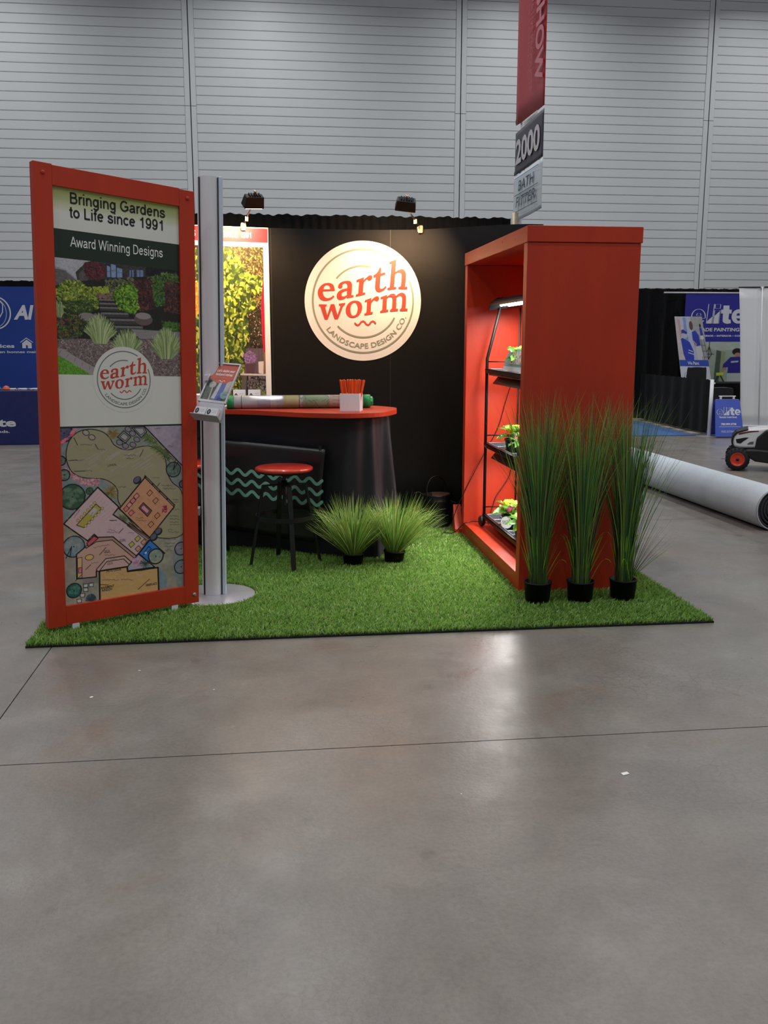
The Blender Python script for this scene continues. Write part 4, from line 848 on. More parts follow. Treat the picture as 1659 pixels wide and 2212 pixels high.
# ------------------------------------------------------------------ curved pop-up backdrop
bpts = [(-1.55, 7.25), (-1.05, 7.52), (-.57, 7.70), (-.023, 7.83), (.433, 7.87), (.814, 7.87), (1.211, 7.80), (1.526, 7.60), (1.80, 7.42), (1.98, 7.34), (2.12, 7.34)]
def open_spline(P, n):
    out = []
    P = [tuple(2*np.array(P[0])-np.array(P[1]))]+list(P)+[tuple(2*np.array(P[-1])-np.array(P[-2]))]
    for i in range(1, len(P)-2):
        p0, p1, p2, p3 = map(np.array, P[i-1:i+3])
        for k in range(n):
            t = k/n; out.append(.5*((2*p1)+(-p0+p2)*t+(2*p0-5*p1+4*p2-p3)*t*t+(-p0+3*p1-3*p2+p3)*t**3))
    out.append(np.array(P[-2])); return np.array(out)
BC = open_spline(bpts, 40); BS = np.concatenate([[0], np.cumsum(np.linalg.norm(np.diff(BC, axis=0), axis=1))])
def bat(s, off=0.0):
    x = np.interp(s, BS, BC[:, 0]); y = np.interp(s, BS, BC[:, 1]); e = .02
    tx = np.interp(s+e, BS, BC[:, 0])-np.interp(s-e, BS, BC[:, 0]); ty = np.interp(s+e, BS, BC[:, 1])-np.interp(s-e, BS, BC[:, 1]); L_ = np.hypot(tx, ty)
    return x+ty/L_*off, y-tx/L_*off
def s_of_x(x): return float(np.interp(x, BC[:, 0], BS))
back = thing('popup_backdrop', 'curved black fabric display wall behind the counter', 'backdrop')
BZ = 2.452
def bgrid(u, v):
    s = u*BS[-1]; x, y = bat(s, 0); return (x, y, BZ*(1-v)+.012*v+.0*u)
BKF = mat('backdrop_loop_fabric', (15, 13, 13), .85, var=.15, scale=60, bump=.25, bscale=500, spec=.2)
MB().grid(160, 6, bgrid).build('fabric_wall', BKF, back, solid=.02)
m = MB()
for s in (s_of_x(-.022)+.02, s_of_x(.98)):
    x, y = bat(s, .0105); m.box(x-.0015, x+.0015, y-.0006, y+.006, .02, BZ-.002)
m.build('seam', mat('seam', (34, 30, 30), .8), back)
# photo panel on the left of the wall
S1 = s_of_x(-.022); S0 = S1-1.02
def vine():
    W, H_ = 400, 700; c = Canvas(W, H_, (52, 44, 30))
    def p(x, y): return (x+378)/(1293)*W, (y-290)/(2766)*H_
    def P(l): return [p(*q) for q in l]
    c.noise(14, 10)
    c.leaves(1400, P([(430, 290), (915, 290), (915, 900), (700, 1000), (430, 500)]), [(92, 84, 40), (120, 112, 52), (66, 58, 34), (150, 144, 70), (44, 38, 26)], 2, 4.5)
    c.leaves(300, P([(650, 950), (915, 900), (900, 1400), (680, 1400)]), [(60, 58, 34), (84, 84, 48), (40, 34, 26), (180, 150, 140)], 1.5, 3.6)
    c.line(P([(740, 660), (840, 590), (880, 520)]), 3, (120, 84, 60)); c.line(P([(760, 900), (900, 840)]), 3, (140, 90, 66)); c.line(P([(440, 640), (480, 700)]), 7, (150, 96, 66))
    g = [(148, 166, 48), (176, 188, 66), (120, 142, 44), (196, 200, 90), (92, 116, 40), (64, 88, 34)]
    big = P([(-1450, 330), (420, 330), (520, 300), (640, 420), (720, 560), (900, 640), (890, 780), (760, 800), (820, 960), (700, 1000), (720, 1250), (680, 1400), (650, 1480), (660, 1700), (440, 1700), (-1450, 1700)])
    c.leaves(1600, big, [(48, 66, 28), (36, 48, 22)], 4, 7)
    for _ in range(13): c.leaves(260, big, [(40, 54, 24), (54, 74, 30)], 6, 9, .6, al=.8); c.leaves(300, big, g, 5, 10, .5); c.leaves(60, big, [(206, 208, 110), (186, 196, 80)], 4, 8, .35)
    c.leaves(500, P([(-100, 1750), (640, 1700), (640, 1960), (560, 1980), (400, 2100), (-100, 2100)]), g[2:], 3, 5.5)
    c.leaves(700, P([(0, 690), (200, 690), (200, 1020), (0, 1020)]), [(214, 150, 50), (232, 180, 60), (190, 120, 40)], 3, 5)
    c.poly(P([(690, 1400), (940, 1400), (940, 1680), (660, 1680)]), (96, 82, 92))
    for k in range(8): c.line(P([(700+k*34, 1400), (700+k*34, 1680)]), 1.2, (70, 58, 66))
    c.leaves(320, P([(655, 1470), (740, 1420), (815, 1480), (800, 1560), (680, 1570)]), [(142, 104, 170), (170, 128, 190), (110, 76, 130), (90, 90, 80)], 1.5, 3.2)
    c.poly(P([(670, 1570), (800, 1570), (780, 1680), (690, 1680)]), (88, 60, 70))
    c.poly(P([(830, 1550), (890, 1545), (885, 1690), (830, 1680)]), (214, 200, 196)); c.poly(P([(892, 1440), (925, 1440), (925, 2000), (900, 2000)]), (150, 104, 60))
    c.poly(P([(905, 640), (885, 800), (875, 1000), (880, 1270), (890, 1440), (925, 1455), (925, 620)]), (206, 30, 60))
    c.line(P([(908, 700), (895, 900), (900, 1260), (905, 1440)]), 2.2, (160, 16, 44)); c.line(P([(878, 1270), (925, 1290)]), 2, (140, 20, 40))
    c.poly(P([(-100, 1690), (620, 1685), (940, 1690), (940, 2790), (-100, 2790)]), (84, 78, 76), .0)
    c.poly(P([(640, 1700), (940, 1700), (940, 2790), (560, 2790)]), (92, 84, 84)); c.noise(8, 5, (300, 390, 400, 700))
    c.poly(P([(620, 1680), (940, 1690), (940, 1712), (620, 1700)]), (206, 196, 196))
    for q in (((700, 1720), (690, 1900), (700, 2060)), ((700, 1780), (790, 1800), (840, 1880)), ((820, 1720), (850, 1830), (900, 1840)), ((690, 1870), (780, 1860), (800, 1980)), ((740, 1730), (900, 1760))): c.line(P(q), 5, (26, 26, 30))
    c.leaves(120, P([(700, 1720), (920, 1720), (920, 1900), (700, 1900)]), [(40, 38, 40), (130, 126, 126), (60, 54, 54)], 2, 4)
    for k in range(14): c.line(P([(940, 1960), (800+k*8, 1820+k*30)]), 1.8, random.choice([(120, 150, 60), (90, 120, 50)]))
    c.poly(P([(-1450, 1700), (440, 1700), (560, 2100), (940, 2150), (940, 2790), (-1450, 2790)]), (70, 84, 50)); c.leaves(1800, P([(-1450, 1700), (440, 1720), (560, 2100), (940, 2150), (940, 2790), (-1450, 2790)]), g[2:], 3, 6)
    return c
pnl = MB(); pan_y = .0125
def pstrip(nm, s0, s1, z0, z1, m, off, parent):
    k = 24; t = MB(); vs = []
    for i in range(k+1):
        x, y = bat(s0+(s1-s0)*i/k, off); vs += [(x, y, z0), (x, y, z1)]
    return t.add(vs, [(2*i, 2*i+2, 2*i+3, 2*i+1) for i in range(k)], True).build(nm, m, parent)
ph = pstrip('photo_panel', S0, S1, .25, BZ, WHITE, .0125, back)
P_BAND = mat('print_crimson', (200, 34, 50), .4, var=0)
pstrip('title_band', S0+.0, S1-.004, 2.335, BZ-.008, P_BAND, .0135, ph)
sheet('garden_picture', vine(), lambda U, V: (*bat(S0+.04+(S1-S0-.085)*U, .0137), 2.298*(1-V)+.30*V), ph, SHEET)
fT = lambda s, z: (*bat(s, .0142), z)
sans_line('SINCE 1991', S1-.378, S1-.132, 2.367, 2.413, fT, .135, P_WHITE, ph); sans_line('IS', S1-.635, S1-.585, 2.367, 2.415, fT, .17, P_WHITE, ph)
# big round logo
LS = s_of_x(.753); LR = .4875; LZ = 1.878
t = MB(); K_ = 60
for k in range(K_):
    a0, a1 = PI*k/K_, PI*(k+1)/K_; q = [(LR*math.cos(a0), LR*math.sin(a0)), (LR*math.cos(a1), LR*math.sin(a1)), (LR*math.cos(a1), -LR*math.sin(a1)), (LR*math.cos(a0), -LR*math.sin(a0))]
    t.add([(*bat(LS+x, .0125), LZ+z) for x, z in q], [(0, 1, 2, 3)])
LD = t.build('logo_disc', mat('logo_disc_white', (225, 218, 214), .22, var=0, spec=.5), back)
logo(lambda x, y: (*bat(LS+LR*x, .0145), LZ+LR*y), LD, P_RED, mat('print_sage', (136, 140, 118), .5, var=0))
# two halogen arm lights clipped to its top edge
LAMPG = mat('lamp_glass', (255, 236, 200), .3, var=0, emit=(255, 226, 176), estr=22)
BRASS = mat('clip_metal', (190, 170, 140), .35, metal=.8, var=0)
def arm_light(label, base, head, target, power, roll=0):
    b = Vector(base); t = thing('arm_light', label, 'spotlight', b); h = Vector(head)-b
    MB().box(-.022, .022, -.03, .02, -.02, .022).box(-.018, .018, -.034, -.028, -.03, .03).build('clip', BRASS, t, bevel=.002)
    j = h*.30+Vector((0, 0, .02)); MB().tube([(0, 0, .02), j*.8, h*.62, h*.93], .0065, 8).build('arm', BLK_MET, t)
    MB().box(-.012, .012, -.012, .012, -.018, .018, Matrix.Translation(h*.34)).build('knuckle', BRASS, t, bevel=.002)
    d = (Vector(target)-Vector(head)).normalized(); R = d.to_track_quat('-Z', 'Y').to_matrix().to_4x4() @ Matrix.Rotation(roll, 4, 'Z'); M = Matrix.Translation(h) @ R
    hs = [(-.082, -.042), (.082, -.042), (.082, .042), (-.082, .042)]
    p = [M @ Vector((x, y, -.035)) for x, y in hs]+[M @ Vector((x*.86, y*.7, .055)) for x, y in hs]; MB().hexa(p).build('housing', BLK_PL, t, bevel=.008)
    m = MB()
    for k in range(5): m.box(-.045+k*.02, -.035+k*.02, -.02, .02, .055, .066, M)
    m.build('vent_fins', BLK_MET, t)
    MB().box(-.066, .066, -.032, .032, -.0385, -.0355, M).build('glass', LAMPG, t)
    MB().lathe([(.006, .06), (.006, .085), (.012, .085), (.012, .092), (0, .092)], 10, cap=False, M=M).build('knob', BRASS, t)
    l = bpy.data.lights.new('halogen', 'AREA'); l.shape = 'RECTANGLE'; l.size = .12; l.size_y = .05; l.energy = power; l.color = (1.0, .66, .36); l.spread = math.radians(125)
    o = bpy.data.objects.new('halogen', l); COL.objects.link(o); o.parent = t; o.matrix_local = M @ Matrix.Translation((0, 0, -.042))
x1, y1 = bat(s_of_x(-.215)); x2, y2 = bat(s_of_x(1.216))
arm_light('left halogen arm light above the vine photo panel', (x1, y1, BZ), (-.125, 7.36, 2.585), (-.24, 7.70, 2.12), 15, .1)
arm_light('right halogen arm light above the round logo', (x2, y2, BZ), (1.045, 7.42, 2.59), (1.04, 7.80, 2.24), 19, -.15)

# ------------------------------------------------------------------ black pipe-and-drape behind the backdrop
def drape(name, label, x0, y0, x1, y1, z0, z1, m, amp=.03, wl=.14, rod=True, group=None, posts=(0, 1), cat='drape', head=.05, solid=0):
    L_ = math.hypot(x1-x0, y1-y0); tx, ty = (x1-x0)/L_, (y1-y0)/L_; t = thing(name, label, cat, (x0, y0, 0), 0, group)
    ph_ = random.uniform(0, 6); nx, ny = ty, -tx
    n = max(8, int(L_/wl*8))
    def f(u, v):
        s = u*L_; z = z1+(z0-z1)*v; w = amp*(.45+.55*min(1, v*3))*(math.sin(s/wl*2*PI+ph_+.7*math.sin(s*2.1))+.35*math.sin(s/wl*4.3+ph_*2+v*1.5))
        if v == 0: z += .006*math.sin(s/.037+ph_)+.004*math.sin(s/.013)
        return (tx*s+nx*w, ty*s+ny*w, z)
    MB().grid(min(n, 700), 8, f).build('curtain', m, t)
    if rod: MB().tube([(-nx*amp*2, -ny*amp*2, z1-head), (tx*L_-nx*amp*2, ty*L_-ny*amp*2, z1-head)], .014, 8).build('rail', SILVER, t)
    for q in posts: MB().tube([(tx*L_*q, ty*L_*q, 0.0), (tx*L_*q, ty*L_*q, z1+.01)], .024, 12).build('upright', SILVER, t)
    return t
drape('pipe_drape', 'pleated black drape rising just above the curved backdrop', -1.75, 8.28, 2.10, 8.28, .02, 2.615, VELVET, .022, .075, posts=(0,))
pst = thing('drape_post', 'wooden-toned round post at the right end of the black drape', 'post', (2.135, 8.28, 0)); MB().tube([(0, 0, 0), (0, 0, 2.66)], .030, 16).build('pole', mat('worn_aluminium', (176, 160, 140), .45, metal=.4, var=.2, scale=25), pst); MB().box(-.11, .11, -.11, .11, 0, .008).build('base_plate', STEEL, pst)

# ------------------------------------------------------------------ aisle banner high on its pole
ban = thing('aisle_banner', 'tall red show banner with booth number and sponsor sign on a pole', 'banner', (2.3, 8.96, 0))
BX = lambda a, z, d=0: (-d, -a, z)    # a runs toward the camera, faces the left
MB().tube([(.035, -.10, 0), (.035, -.10, 5.45)], .018, 12).tube([(.0, .0, 5.40), (0, -1.0, 5.40)], .012, 8).build('pole', SILVER, ban)
MB().box(-.2, .2, -.18, .22, 0, .01).build('base_plate', STEEL, ban)
def bpanel(nm, a0, a1, zb0, zb1, zt0, zt1, m, bow=.02):
    return MB().grid(14, 10, lambda u, v: BX(a0+(a1-a0)*u, (zt0+(zt1-zt0)*u)*(1-v)+(zb0+(zb1-zb0)*u)*v, bow*math.sin(u*PI)*math.sin(v*5))).build(nm, m, ban, solid=.002)
B_RED = mat('banner_red', (176, 28, 42), .4, var=.06, scale=2)
r1 = bpanel('red_panel', 0, .93, 3.53, 3.50, 5.40, 5.40, B_RED, .012)
r2 = bpanel('number_panel', 0, .93, 3.085, 3.09, 3.46, 3.475, mat('banner_slate', (62, 60, 72), .45, var=.04), .004)
r3 = bpanel('sponsor_panel', -.02, .93, 2.665, 2.67, 3.07, 3.08, mat('banner_white', (206, 216, 222), .45, var=.03), .012)
bpanel('paper_edge', .28, .72, 3.46, 3.47, 3.515, 3.505, mat('tape_white', (208, 208, 210), .5), .004)
BW = mat('banner_print_white', (206, 200, 206), .45, var=0); NAVY = mat('print_navy', (44, 62, 86), .45, var=0); PK = mat('banner_print_pink', (206, 120, 132), .45, var=0); PK2 = mat('banner_print_faint', (186, 74, 88), .45, var=0)
t = MB(); lettering(t, '2000', (.045, 3.165, .845, 3.385), lambda a, z: BX(a, z, .009), .03); t.build('lettering', BW, r2)
t = MB(); lettering(t, 'BATH', (.20, 2.915, .72, 3.005), lambda a, z: BX(a, z, .018), .004, .15); t.build('lettering', NAVY, r3); t = MB(); lettering(t, 'FITTER', (.13, 2.775, .78, 2.865), lambda a, z: BX(a, z, .018), .004, .15); t.build('lettering', NAVY, r3)
t = MB()
for z in (3.035, 2.885, 2.735): t.add([BX(a, zz, .018) for a, zz in ((.07, z), (.86, z), (.86, z+.006), (.07, z+.006))], [(0, 1, 2, 3)])
t.build('rule', NAVY, r3)
# words running down the red panel: text x -> down, text y -> toward the camera
def down(body, a0, a1, zt, zb, m, bold=.01):
    t = MB(); lettering(t, body, (0, 0, 1, 1), lambda x, y: BX(a0+(a1-a0)*y, zt+(zb-zt)*x, .018), bold, refcap=True); t.build('lettering', m, r1)
down('SHOW', .675, .905, 4.44, 3.72, PK, .03); down('INNOVATIVE PRODUCTS', .485, .575, 4.70, 3.71, PK2, .01); down('INDUSTRY EXPERTS', .415, .455, 4.75, 3.87, PK2, 0); down('GREAT DEALS', .60, .635, 4.40, 3.98, PK2, 0)
for a, z in ((.04, 3.55), (.38, 3.08), (.86, 3.085), (.03, 3.09)): MB().tube([BX(a, z-.012, .012), BX(a+.012, z+.012, .014), BX(a+.004, z+.026, .010)], .003, 6).build('tie', BLK_PL, ban)
# ------------------------------------------------------------------ red display cabinet, open toward the booth
CX0, CX1, CY0, CY1, CH = 1.483, 2.172, 5.44, 7.225, 2.215
cab = thing('display_cabinet', 'tall red open-sided cabinet holding a lit plant rack', 'cabinet', (CX0, CY0, 0))
def cb(nm, x0, x1, y0, y1, z0, z1, bev=.003): return MB().box(x0-CX0, x1-CX0, y0-CY0, y1-CY0, z0, z1).build(nm, RED, cab, bevel=bev)
cb('top_slab', CX0-.004, CX1+.006, CY0-.006, CY1+.006, CH-.092, CH)
cb('side_panel', CX0, CX1-.002, CY0, CY0+.080, TZ, CH-.094)
cb('side_panel', CX0, CX1-.002, CY1-.080, CY1, TZ, CH-.094)
cb('back_panel', CX1-.030, CX1-.004, CY0+.081, CY1-.081, .125, CH-.094)
cb('plinth', CX0+.004, CX1-.004, CY0+.081, CY1-.081, TZ, .124)
MB().prism([(0, .01), (.105, .01), (.105, .06), (.012, .245), (0, .245)], -.006, .055, lambda a, z, y: (-y, CY1-CY0+.012-a+.075, z)).build('corner_brace', RED, cab, bevel=.002)
for y, z in ((.60, CH-.035), (.28, CH-.05)):
    MB().lathe([(.008, -.001), (.008, .0015), (0, .002)], 8, M=Matrix.Translation((-.004, y, z)) @ Matrix.Rotation(-PI/2, 4, 'Y'), smooth=False).build('screw_plug', RED, cab)

# ------------------------------------------------------------------ lit plant rack inside
RX0, RX1, RY0, RY1 = 1.60, 1.885, 5.66, 6.98
rack = thing('plant_rack', 'black three-tier plant rack with grow lights inside the red cabinet', 'plant rack', (RX0, RY1, .125))
rl = lambda x, y, z: (x-RX0, y-RY1, z-.125)
FR = mat('rack_frame', (9, 7, 8), .5, spec=.3, var=.08)
TRAY = mat('tray_grey', (84, 90, 98), .3, var=.05, coat=.2)
def bar(m, a, b, w=.011):
    m.tube([rl(*a), rl(*b)], w*.75, 4, smooth=False)
for y in (RY0, RY1):
    m = MB(); m.tube([rl(RX0+.012, y, .20), rl(RX0+.012, y, 1.42), rl(RX0+.105, y, 1.80)], .012, 6); m.build('post', FR, rack)
    m = MB(); m.tube([rl(RX1-.0, y, .20), rl(RX1-.0, y, 1.80)], .007, 6); m.build('post', FR, rack)
    m = MB(); m.tube([rl(RX1-.026, y, .20), rl(RX1-.026, y, 1.80)], .007, 6); m.build('post', FR, rack)
TUBE = mat('grow_tube', (255, 255, 255), .3, var=0, emit=(244, 248, 255), estr=14)
for z in (.225, .785, 1.345):
    m = MB(); q = rl(RX0, RY0, z); x0, y0, z0 = q; X1, Y1 = RX1-RX0, 0
    prof = [(0, 0), (.018, 0), (.018, -.004), (.004, -.004), (.004, -.030), (0, -.030)]
    m.box(x0-.002, x0+.020, y0, Y1, z0-.004, z0).box(x0-.002, x0+.003, y0, Y1, z0-.030, z0)
    m.box(X1-.020, X1+.002, y0, Y1, z0-.004, z0).box(X1-.003, X1+.002, y0, Y1, z0-.030, z0)
    m.box(x0, X1, Y1-.020, Y1+.002, z0-.004, z0).box(x0, X1, Y1-.003, Y1+.002, z0-.030, z0).box(x0, X1, y0, y0+.02, z0-.004, z0).box(x0, X1, y0, y0+.004, z0-.030, z0)
    m.build('shelf_frame', FR, rack)
    m = MB(); m.tube([(X1, y0, z0+.055), (X1, Y1, z0+.055)], .005, 6).tube([(x0+.01, Y1, z0+.055), (X1, Y1, z0+.055)], .005, 6); m.build('guard_rail', FR, rack)
    for k in range(3):   # plastic trays with cell ribs
        a = y0+.022+k*.428; b = a+.418; m = MB(); xa, xb = x0+.022, X1-.022
        m.box(xa, xb, a, b, z0-.046, z0-.042)
        m.box(xa, xb, a, a+.014, z0-.042, z0+.004).box(xa, xb, b-.014, b, z0-.042, z0+.004).box(xa, xa+.010, a, b, z0-.042, z0+.004).box(xb-.010, xb, a, b, z0-.042, z0+.004)
        m.box(xa, xb, a+.12, a+.15, z0-.042, z0-.012).box(xa, xb, a+.26, a+.29, z0-.042, z0-.012).box((xa+xb)/2-.012, (xa+xb)/2+.012, a, b, z0-.042, z0-.015)
        m.build('tray', TRAY, rack, bevel=.002, seg=1)
xm = (RX1-RX0)/2-.005
for i, z in enumerate((.70, 1.265, 1.83)):
    zz = z-.125; y0 = RY0-RY1+.10; y1 = -.06 if i < 2 else .02
    if i < 2: prof = [(-.095, -.028), (-.050, .030), (.050, .030), (.095, -.028), (.090, -.028), (.046, .024), (-.046, .024), (-.090, -.028)]
    else: prof = [(.115*math.cos(PI-PI*k/12), .062*math.sin(PI-PI*k/12)-.018) for k in range(13)]+[(.108*math.cos(PI*k/12), .056*math.sin(PI*k/12)-.018) for k in range(13)]
    MB().prism(prof, y0, y1, lambda a, b, y: (xm+a, y, zz+b)).build('lamp_hood', FR, rack)
    if i == 2:
        MB().prism([(-.116, -.05), (-.1, .01), (-.05, .046), (.0, .048), (.06, .04), (.115, -.018)], y1-.002, y1+.012, lambda a, b, y: (xm+a, y, zz+b)).build('end_cap', FR, rack)
    else:
        for dy in (.15, 1.0): MB().tube([(xm, y0+dy, zz+.03), (xm, y0+dy, zz+.05)], .006, 6).build('bracket', FR, rack)
    for s in (-.03, .03): MB().tube([(xm+s, y0+.03, zz-.012), (xm+s, y1-.03, zz-.012)], .009, 8).build('lamp_tube', TUBE, rack)
    l = bpy.data.lights.new('grow_light', 'AREA'); l.shape = 'RECTANGLE'; l.size = .13; l.size_y = 1.1; l.energy = (15, 15, 23)[i]; l.color = (1.0, .97, .93); l.spread = math.radians(165)
    o = bpy.data.objects.new('grow_light', l); COL.objects.link(o); o.parent = rack; o.location = (xm, (y0+y1)/2, zz-.031)
def ball_wheel(x, y):
    M = Matrix.Translation(rl(x, y, .170)) @ Matrix.Rotation(PI/2, 4, 'Y')
    MB().lathe([(0, -.024), (.028, -.024), (.042, -.012), (.045, 0), (.042, .012), (.028, .024), (0, .024)], 14, cap=False, M=M, smooth=False).build('caster', BLK_PL, rack)
for x in (RX0-.005, RX1): 
    for y in (RY0, RY1): ball_wheel(x, y)
# cords
CORDM = mat('black_cord', (16, 14, 16), .5, var=0)
def cord(name, label, pts, r=.0035):
    P = open_spline([np.array(p) for p in pts], 8); o = MB().tube(P, r, 6).build(name, CORDM); return tag(o, label, 'cord')
cord('power_cord', 'black cord slanting from the middle lamp down out of the cabinet', [(1.80, 6.96, 1.24), (1.79, 7.10, 1.08), (1.74, 7.125, .88), (1.63, 7.125, .67), (1.535, 7.125, .485), (1.468, 7.15, .33), (1.43, 7.19, .22), (1.40, 7.23, .10), (1.33, 7.20, .03)])
cord('power_cord', 'black cord hanging in a slack curve from the lower lamp to the plinth', [(1.845, 7.02, .66), (1.85, 7.09, .60), (1.84, 7.12, .50), (1.78, 7.12, .40), (1.735, 7.12, .33), (1.70, 7.10, .22), (1.66, 7.02, .132)])
cord('power_cord', 'black cord lying across the plinth edge behind the caster', [(1.72, 7.06, .132), (1.64, 7.10, .130), (1.55, 7.07, .150), (1.50, 7.02, .150), (1.46, 7.03, .138), (1.40, 7.12, .05), (1.34, 7.25, .03)])

# ------------------------------------------------------------------ primroses
LEAFM = vcol_mat('primrose_leaf', .42, .5, transl=.25)
def leaf_mesh():
    L_, W_ = .085, .030; vs = []; col = []
    for j in range(9):
        v = j/8; w = W_*math.sin(PI*min(1, v*.92+.10))**.8*(.55+.6*v)
        for i in range(5):
            u = i/2-1; rz = .006*math.sin(v*26+abs(u)*4)*abs(u); vs.append((u*w, v*L_, -.030*v*v+.010*u*u+.012*math.sin(v*2.6)+rz*.6))
            k = 1.25 if i == 2 else (1.0+.18*math.sin(v*26)); col.append(lin((104, 158, 66))*k)
    fs = [(j*5+i, j*5+i+1, j*5+i+6, j*5+i+5) for j in range(8) for i in range(4)]
    o = MB().add(vs, fs, True).build('leaf', LEAFM, None, tint=col); me = o.data; bpy.data.objects.remove(o); return me
LM = leaf_mesh()
def bloom_mesh(nm, c1, c2):
    vs, fs, col = [], [], []
    for k in range(5):
        a = 2*PI*k/5; o = len(vs)
        for r, d, z in ((.002, 0, 0), (.012, -.42, .004), (.017, -.22, .006), (.0150, 0, .005), (.017, .22, .006), (.012, .42, .004)):
            vs.append((r*math.cos(a+d), r*math.sin(a+d), z)); col.append(lin(c2) if r < .005 else lin(c1)*random.uniform(.85, 1.1))
        fs.append(tuple(range(o, o+6)))
    o = MB().add(vs, fs).build('flower', vcol_mat('petals', .5, .3, transl=.2), None, tint=col); me = o.data; me.name = nm; bpy.data.objects.remove(o); return me
YB = bloom_mesh('yellow_bloom', (246, 214, 20), (230, 150, 20)); PB = bloom_mesh('pink_bloom', (196, 44, 140), (240, 190, 60))
POTM = mat('dark_green_pot', (24, 40, 30), .4, var=.1)
SOIL = mat('soil', (44, 34, 28), .95, var=.4, scale=80, bump=.5)
def primrose(label, x, y, z, blooms, nl=9, tagd=False, s=1.0, gap=None):
    t = thing('primrose', label, 'potted flower', (x, y, z)); t.scale = (s, s, s)
    MB().lathe([(.0, 0), (.040, 0), (.050, .078), (.054, .078), (.054, .088), (.048, .088), (.046, .076), (.0, .076)], 24, cap=False).build('pot', POTM, t)
    MB().lathe([(.0, .079), (.047, .077)], 16, cap=False).build('soil', SOIL, t)
    for k in range(nl):
        a = 2*PI*k/nl+random.uniform(-.25, .25); o = bpy.data.objects.new('leaf', LM); COL.objects.link(o); o.parent = t
        tier = k % 2; o.location = (.012*math.cos(a), .012*math.sin(a), .085+.012*tier)
        o.rotation_euler = ((.15, .75)[tier]+random.uniform(-.1, .2), random.uniform(-.3, .3), a-PI/2); q = random.uniform(.95, 1.2); o.scale = (q*1.15, q, q)
    for (n, me, r, dx, dz) in blooms:
        for k in range(n):
            a = random.uniform(0, 2*PI); rr = r*math.sqrt(random.random()); o = bpy.data.objects.new('flower', me); COL.objects.link(o); o.parent = t
            o.location = (dx[0]+rr*math.cos(a), dx[1]+rr*math.sin(a), dz+.028*(1-(rr/r)**2)+random.uniform(0, .006))
            o.rotation_euler = (-rr/r*.8*math.sin(a)+random.uniform(-.3, .3), rr/r*.8*math.cos(a)+random.uniform(-.5, 0), a)
    if tagd:
        M = Matrix.Translation((-.036, -.040, .052)) @ Matrix.Rotation(math.radians(-38), 4, 'Z') @ Matrix.Rotation(PI/2, 4, 'X')
        m = MB().lathe([(0, 0), (.033, 0), (.033, .002), (0, .002)], 32, cap=False, M=M, smooth=False).build('round_label', WHITE, t)
        b = MB(); f = lambda x, y: M @ Vector((x, y, .0026))
        for vs, fs in LOGO_GEO: b.add([f(p*.030, q*.030) for p, q in vs], fs)
        b.build('lettering', P_GREY, m)
    return t
primrose('yellow primrose behind the teal card on the top rack shelf', 1.715, 6.38, 1.306, [(20, YB, .046, (0, -.02), .128)], 10, s=1.3)
primrose('yellow primrose with big leaves, farther pot on the middle rack shelf', 1.715, 6.50, .745, [(22, YB, .046, (.0, -.01), .122)], 11, s=1.35)
primrose('purple and leafy primrose, nearer pot on the middle rack shelf', 1.690, 6.12, .745, [(7, PB, .024, (-.02, .05), .112)], 10, s=1.25)
primrose('yellow and pink primrose with a round white label on the bottom rack shelf', 1.710, 6.52, .185, [(18, YB, .042, (.0, .01), .128), (9, PB, .026, (-.015, -.050), .108)], 11, True, s=1.35)
primrose('leafy primrose nearest the cabinet side on the bottom rack shelf', 1.690, 6.10, .185, [(4, PB, .02, (0, 0), .11)], 10, s=1.25)
# teal card
cardt = thing('greeting_card', 'teal card with pink HAPPY SPRING lettering on the top rack shelf', 'card', (1.640, 6.20, 1.349))
CD = lambda a, z, d=0: (-d-.0-.00*z+z*.10*0-.25*z*0+(.0-z*.16)*-1*.0+z*.18, -a, z)
CV = mat('card_teal', (104, 178, 182), .4, var=0); m = MB()
m.add([CD(a, z, d) for d in (0, .002) for a, z in ((-.41, 0), (.27, 0), (.25, .15), (-.30, .15))], [(0, 1, 2, 3), (7, 6, 5, 4), (0, 4, 5, 1), (1, 5, 6, 2), (2, 6, 7, 3), (3, 7, 4, 0)]); q = m.build('card', CV, cardt)
m = MB(); m.add([CD(a, z, .003) for a, z in ((-.405, .0), (.268, .0), (.262, .030), (-.38, .030))], [(0, 1, 2, 3)]); m.build('pale_strip', mat('card_pale', (206, 220, 226), .4, var=0), q)
CPK = mat('card_pink', (236, 206, 206), .4, var=0); m = MB(); f = lambda a, z: CD(a, z, .0035)
lettering(m, 'HAPPY', (-.205, .096, .19, .134), f, .05, .12, refcap=True); m.build('lettering', CPK, q); m = MB(); lettering(m, 'SPRING', (-.235, .052, .21, .090), f, .05, .12, refcap=True); m.build('lettering', CPK, q)
m = MB(); m.add([CD(a, z, .003) for a, z in ((-.23, .0415), (.24, .0415), (.24, .0445), (-.23, .0445))], [(0, 1, 2, 3)]); m.build('fine_print', mat('card_dark_teal', (40, 90, 96), .4, var=0), q)
MB().hexa([(.004, -.06, .0), (.05, -.06, .0), (.05, .06, .0), (.004, .06, .0), (.026, -.06, .12), (.028, -.06, .12), (.028, .06, .12), (.026, .06, .12)]).build('stand', CV, cardt)

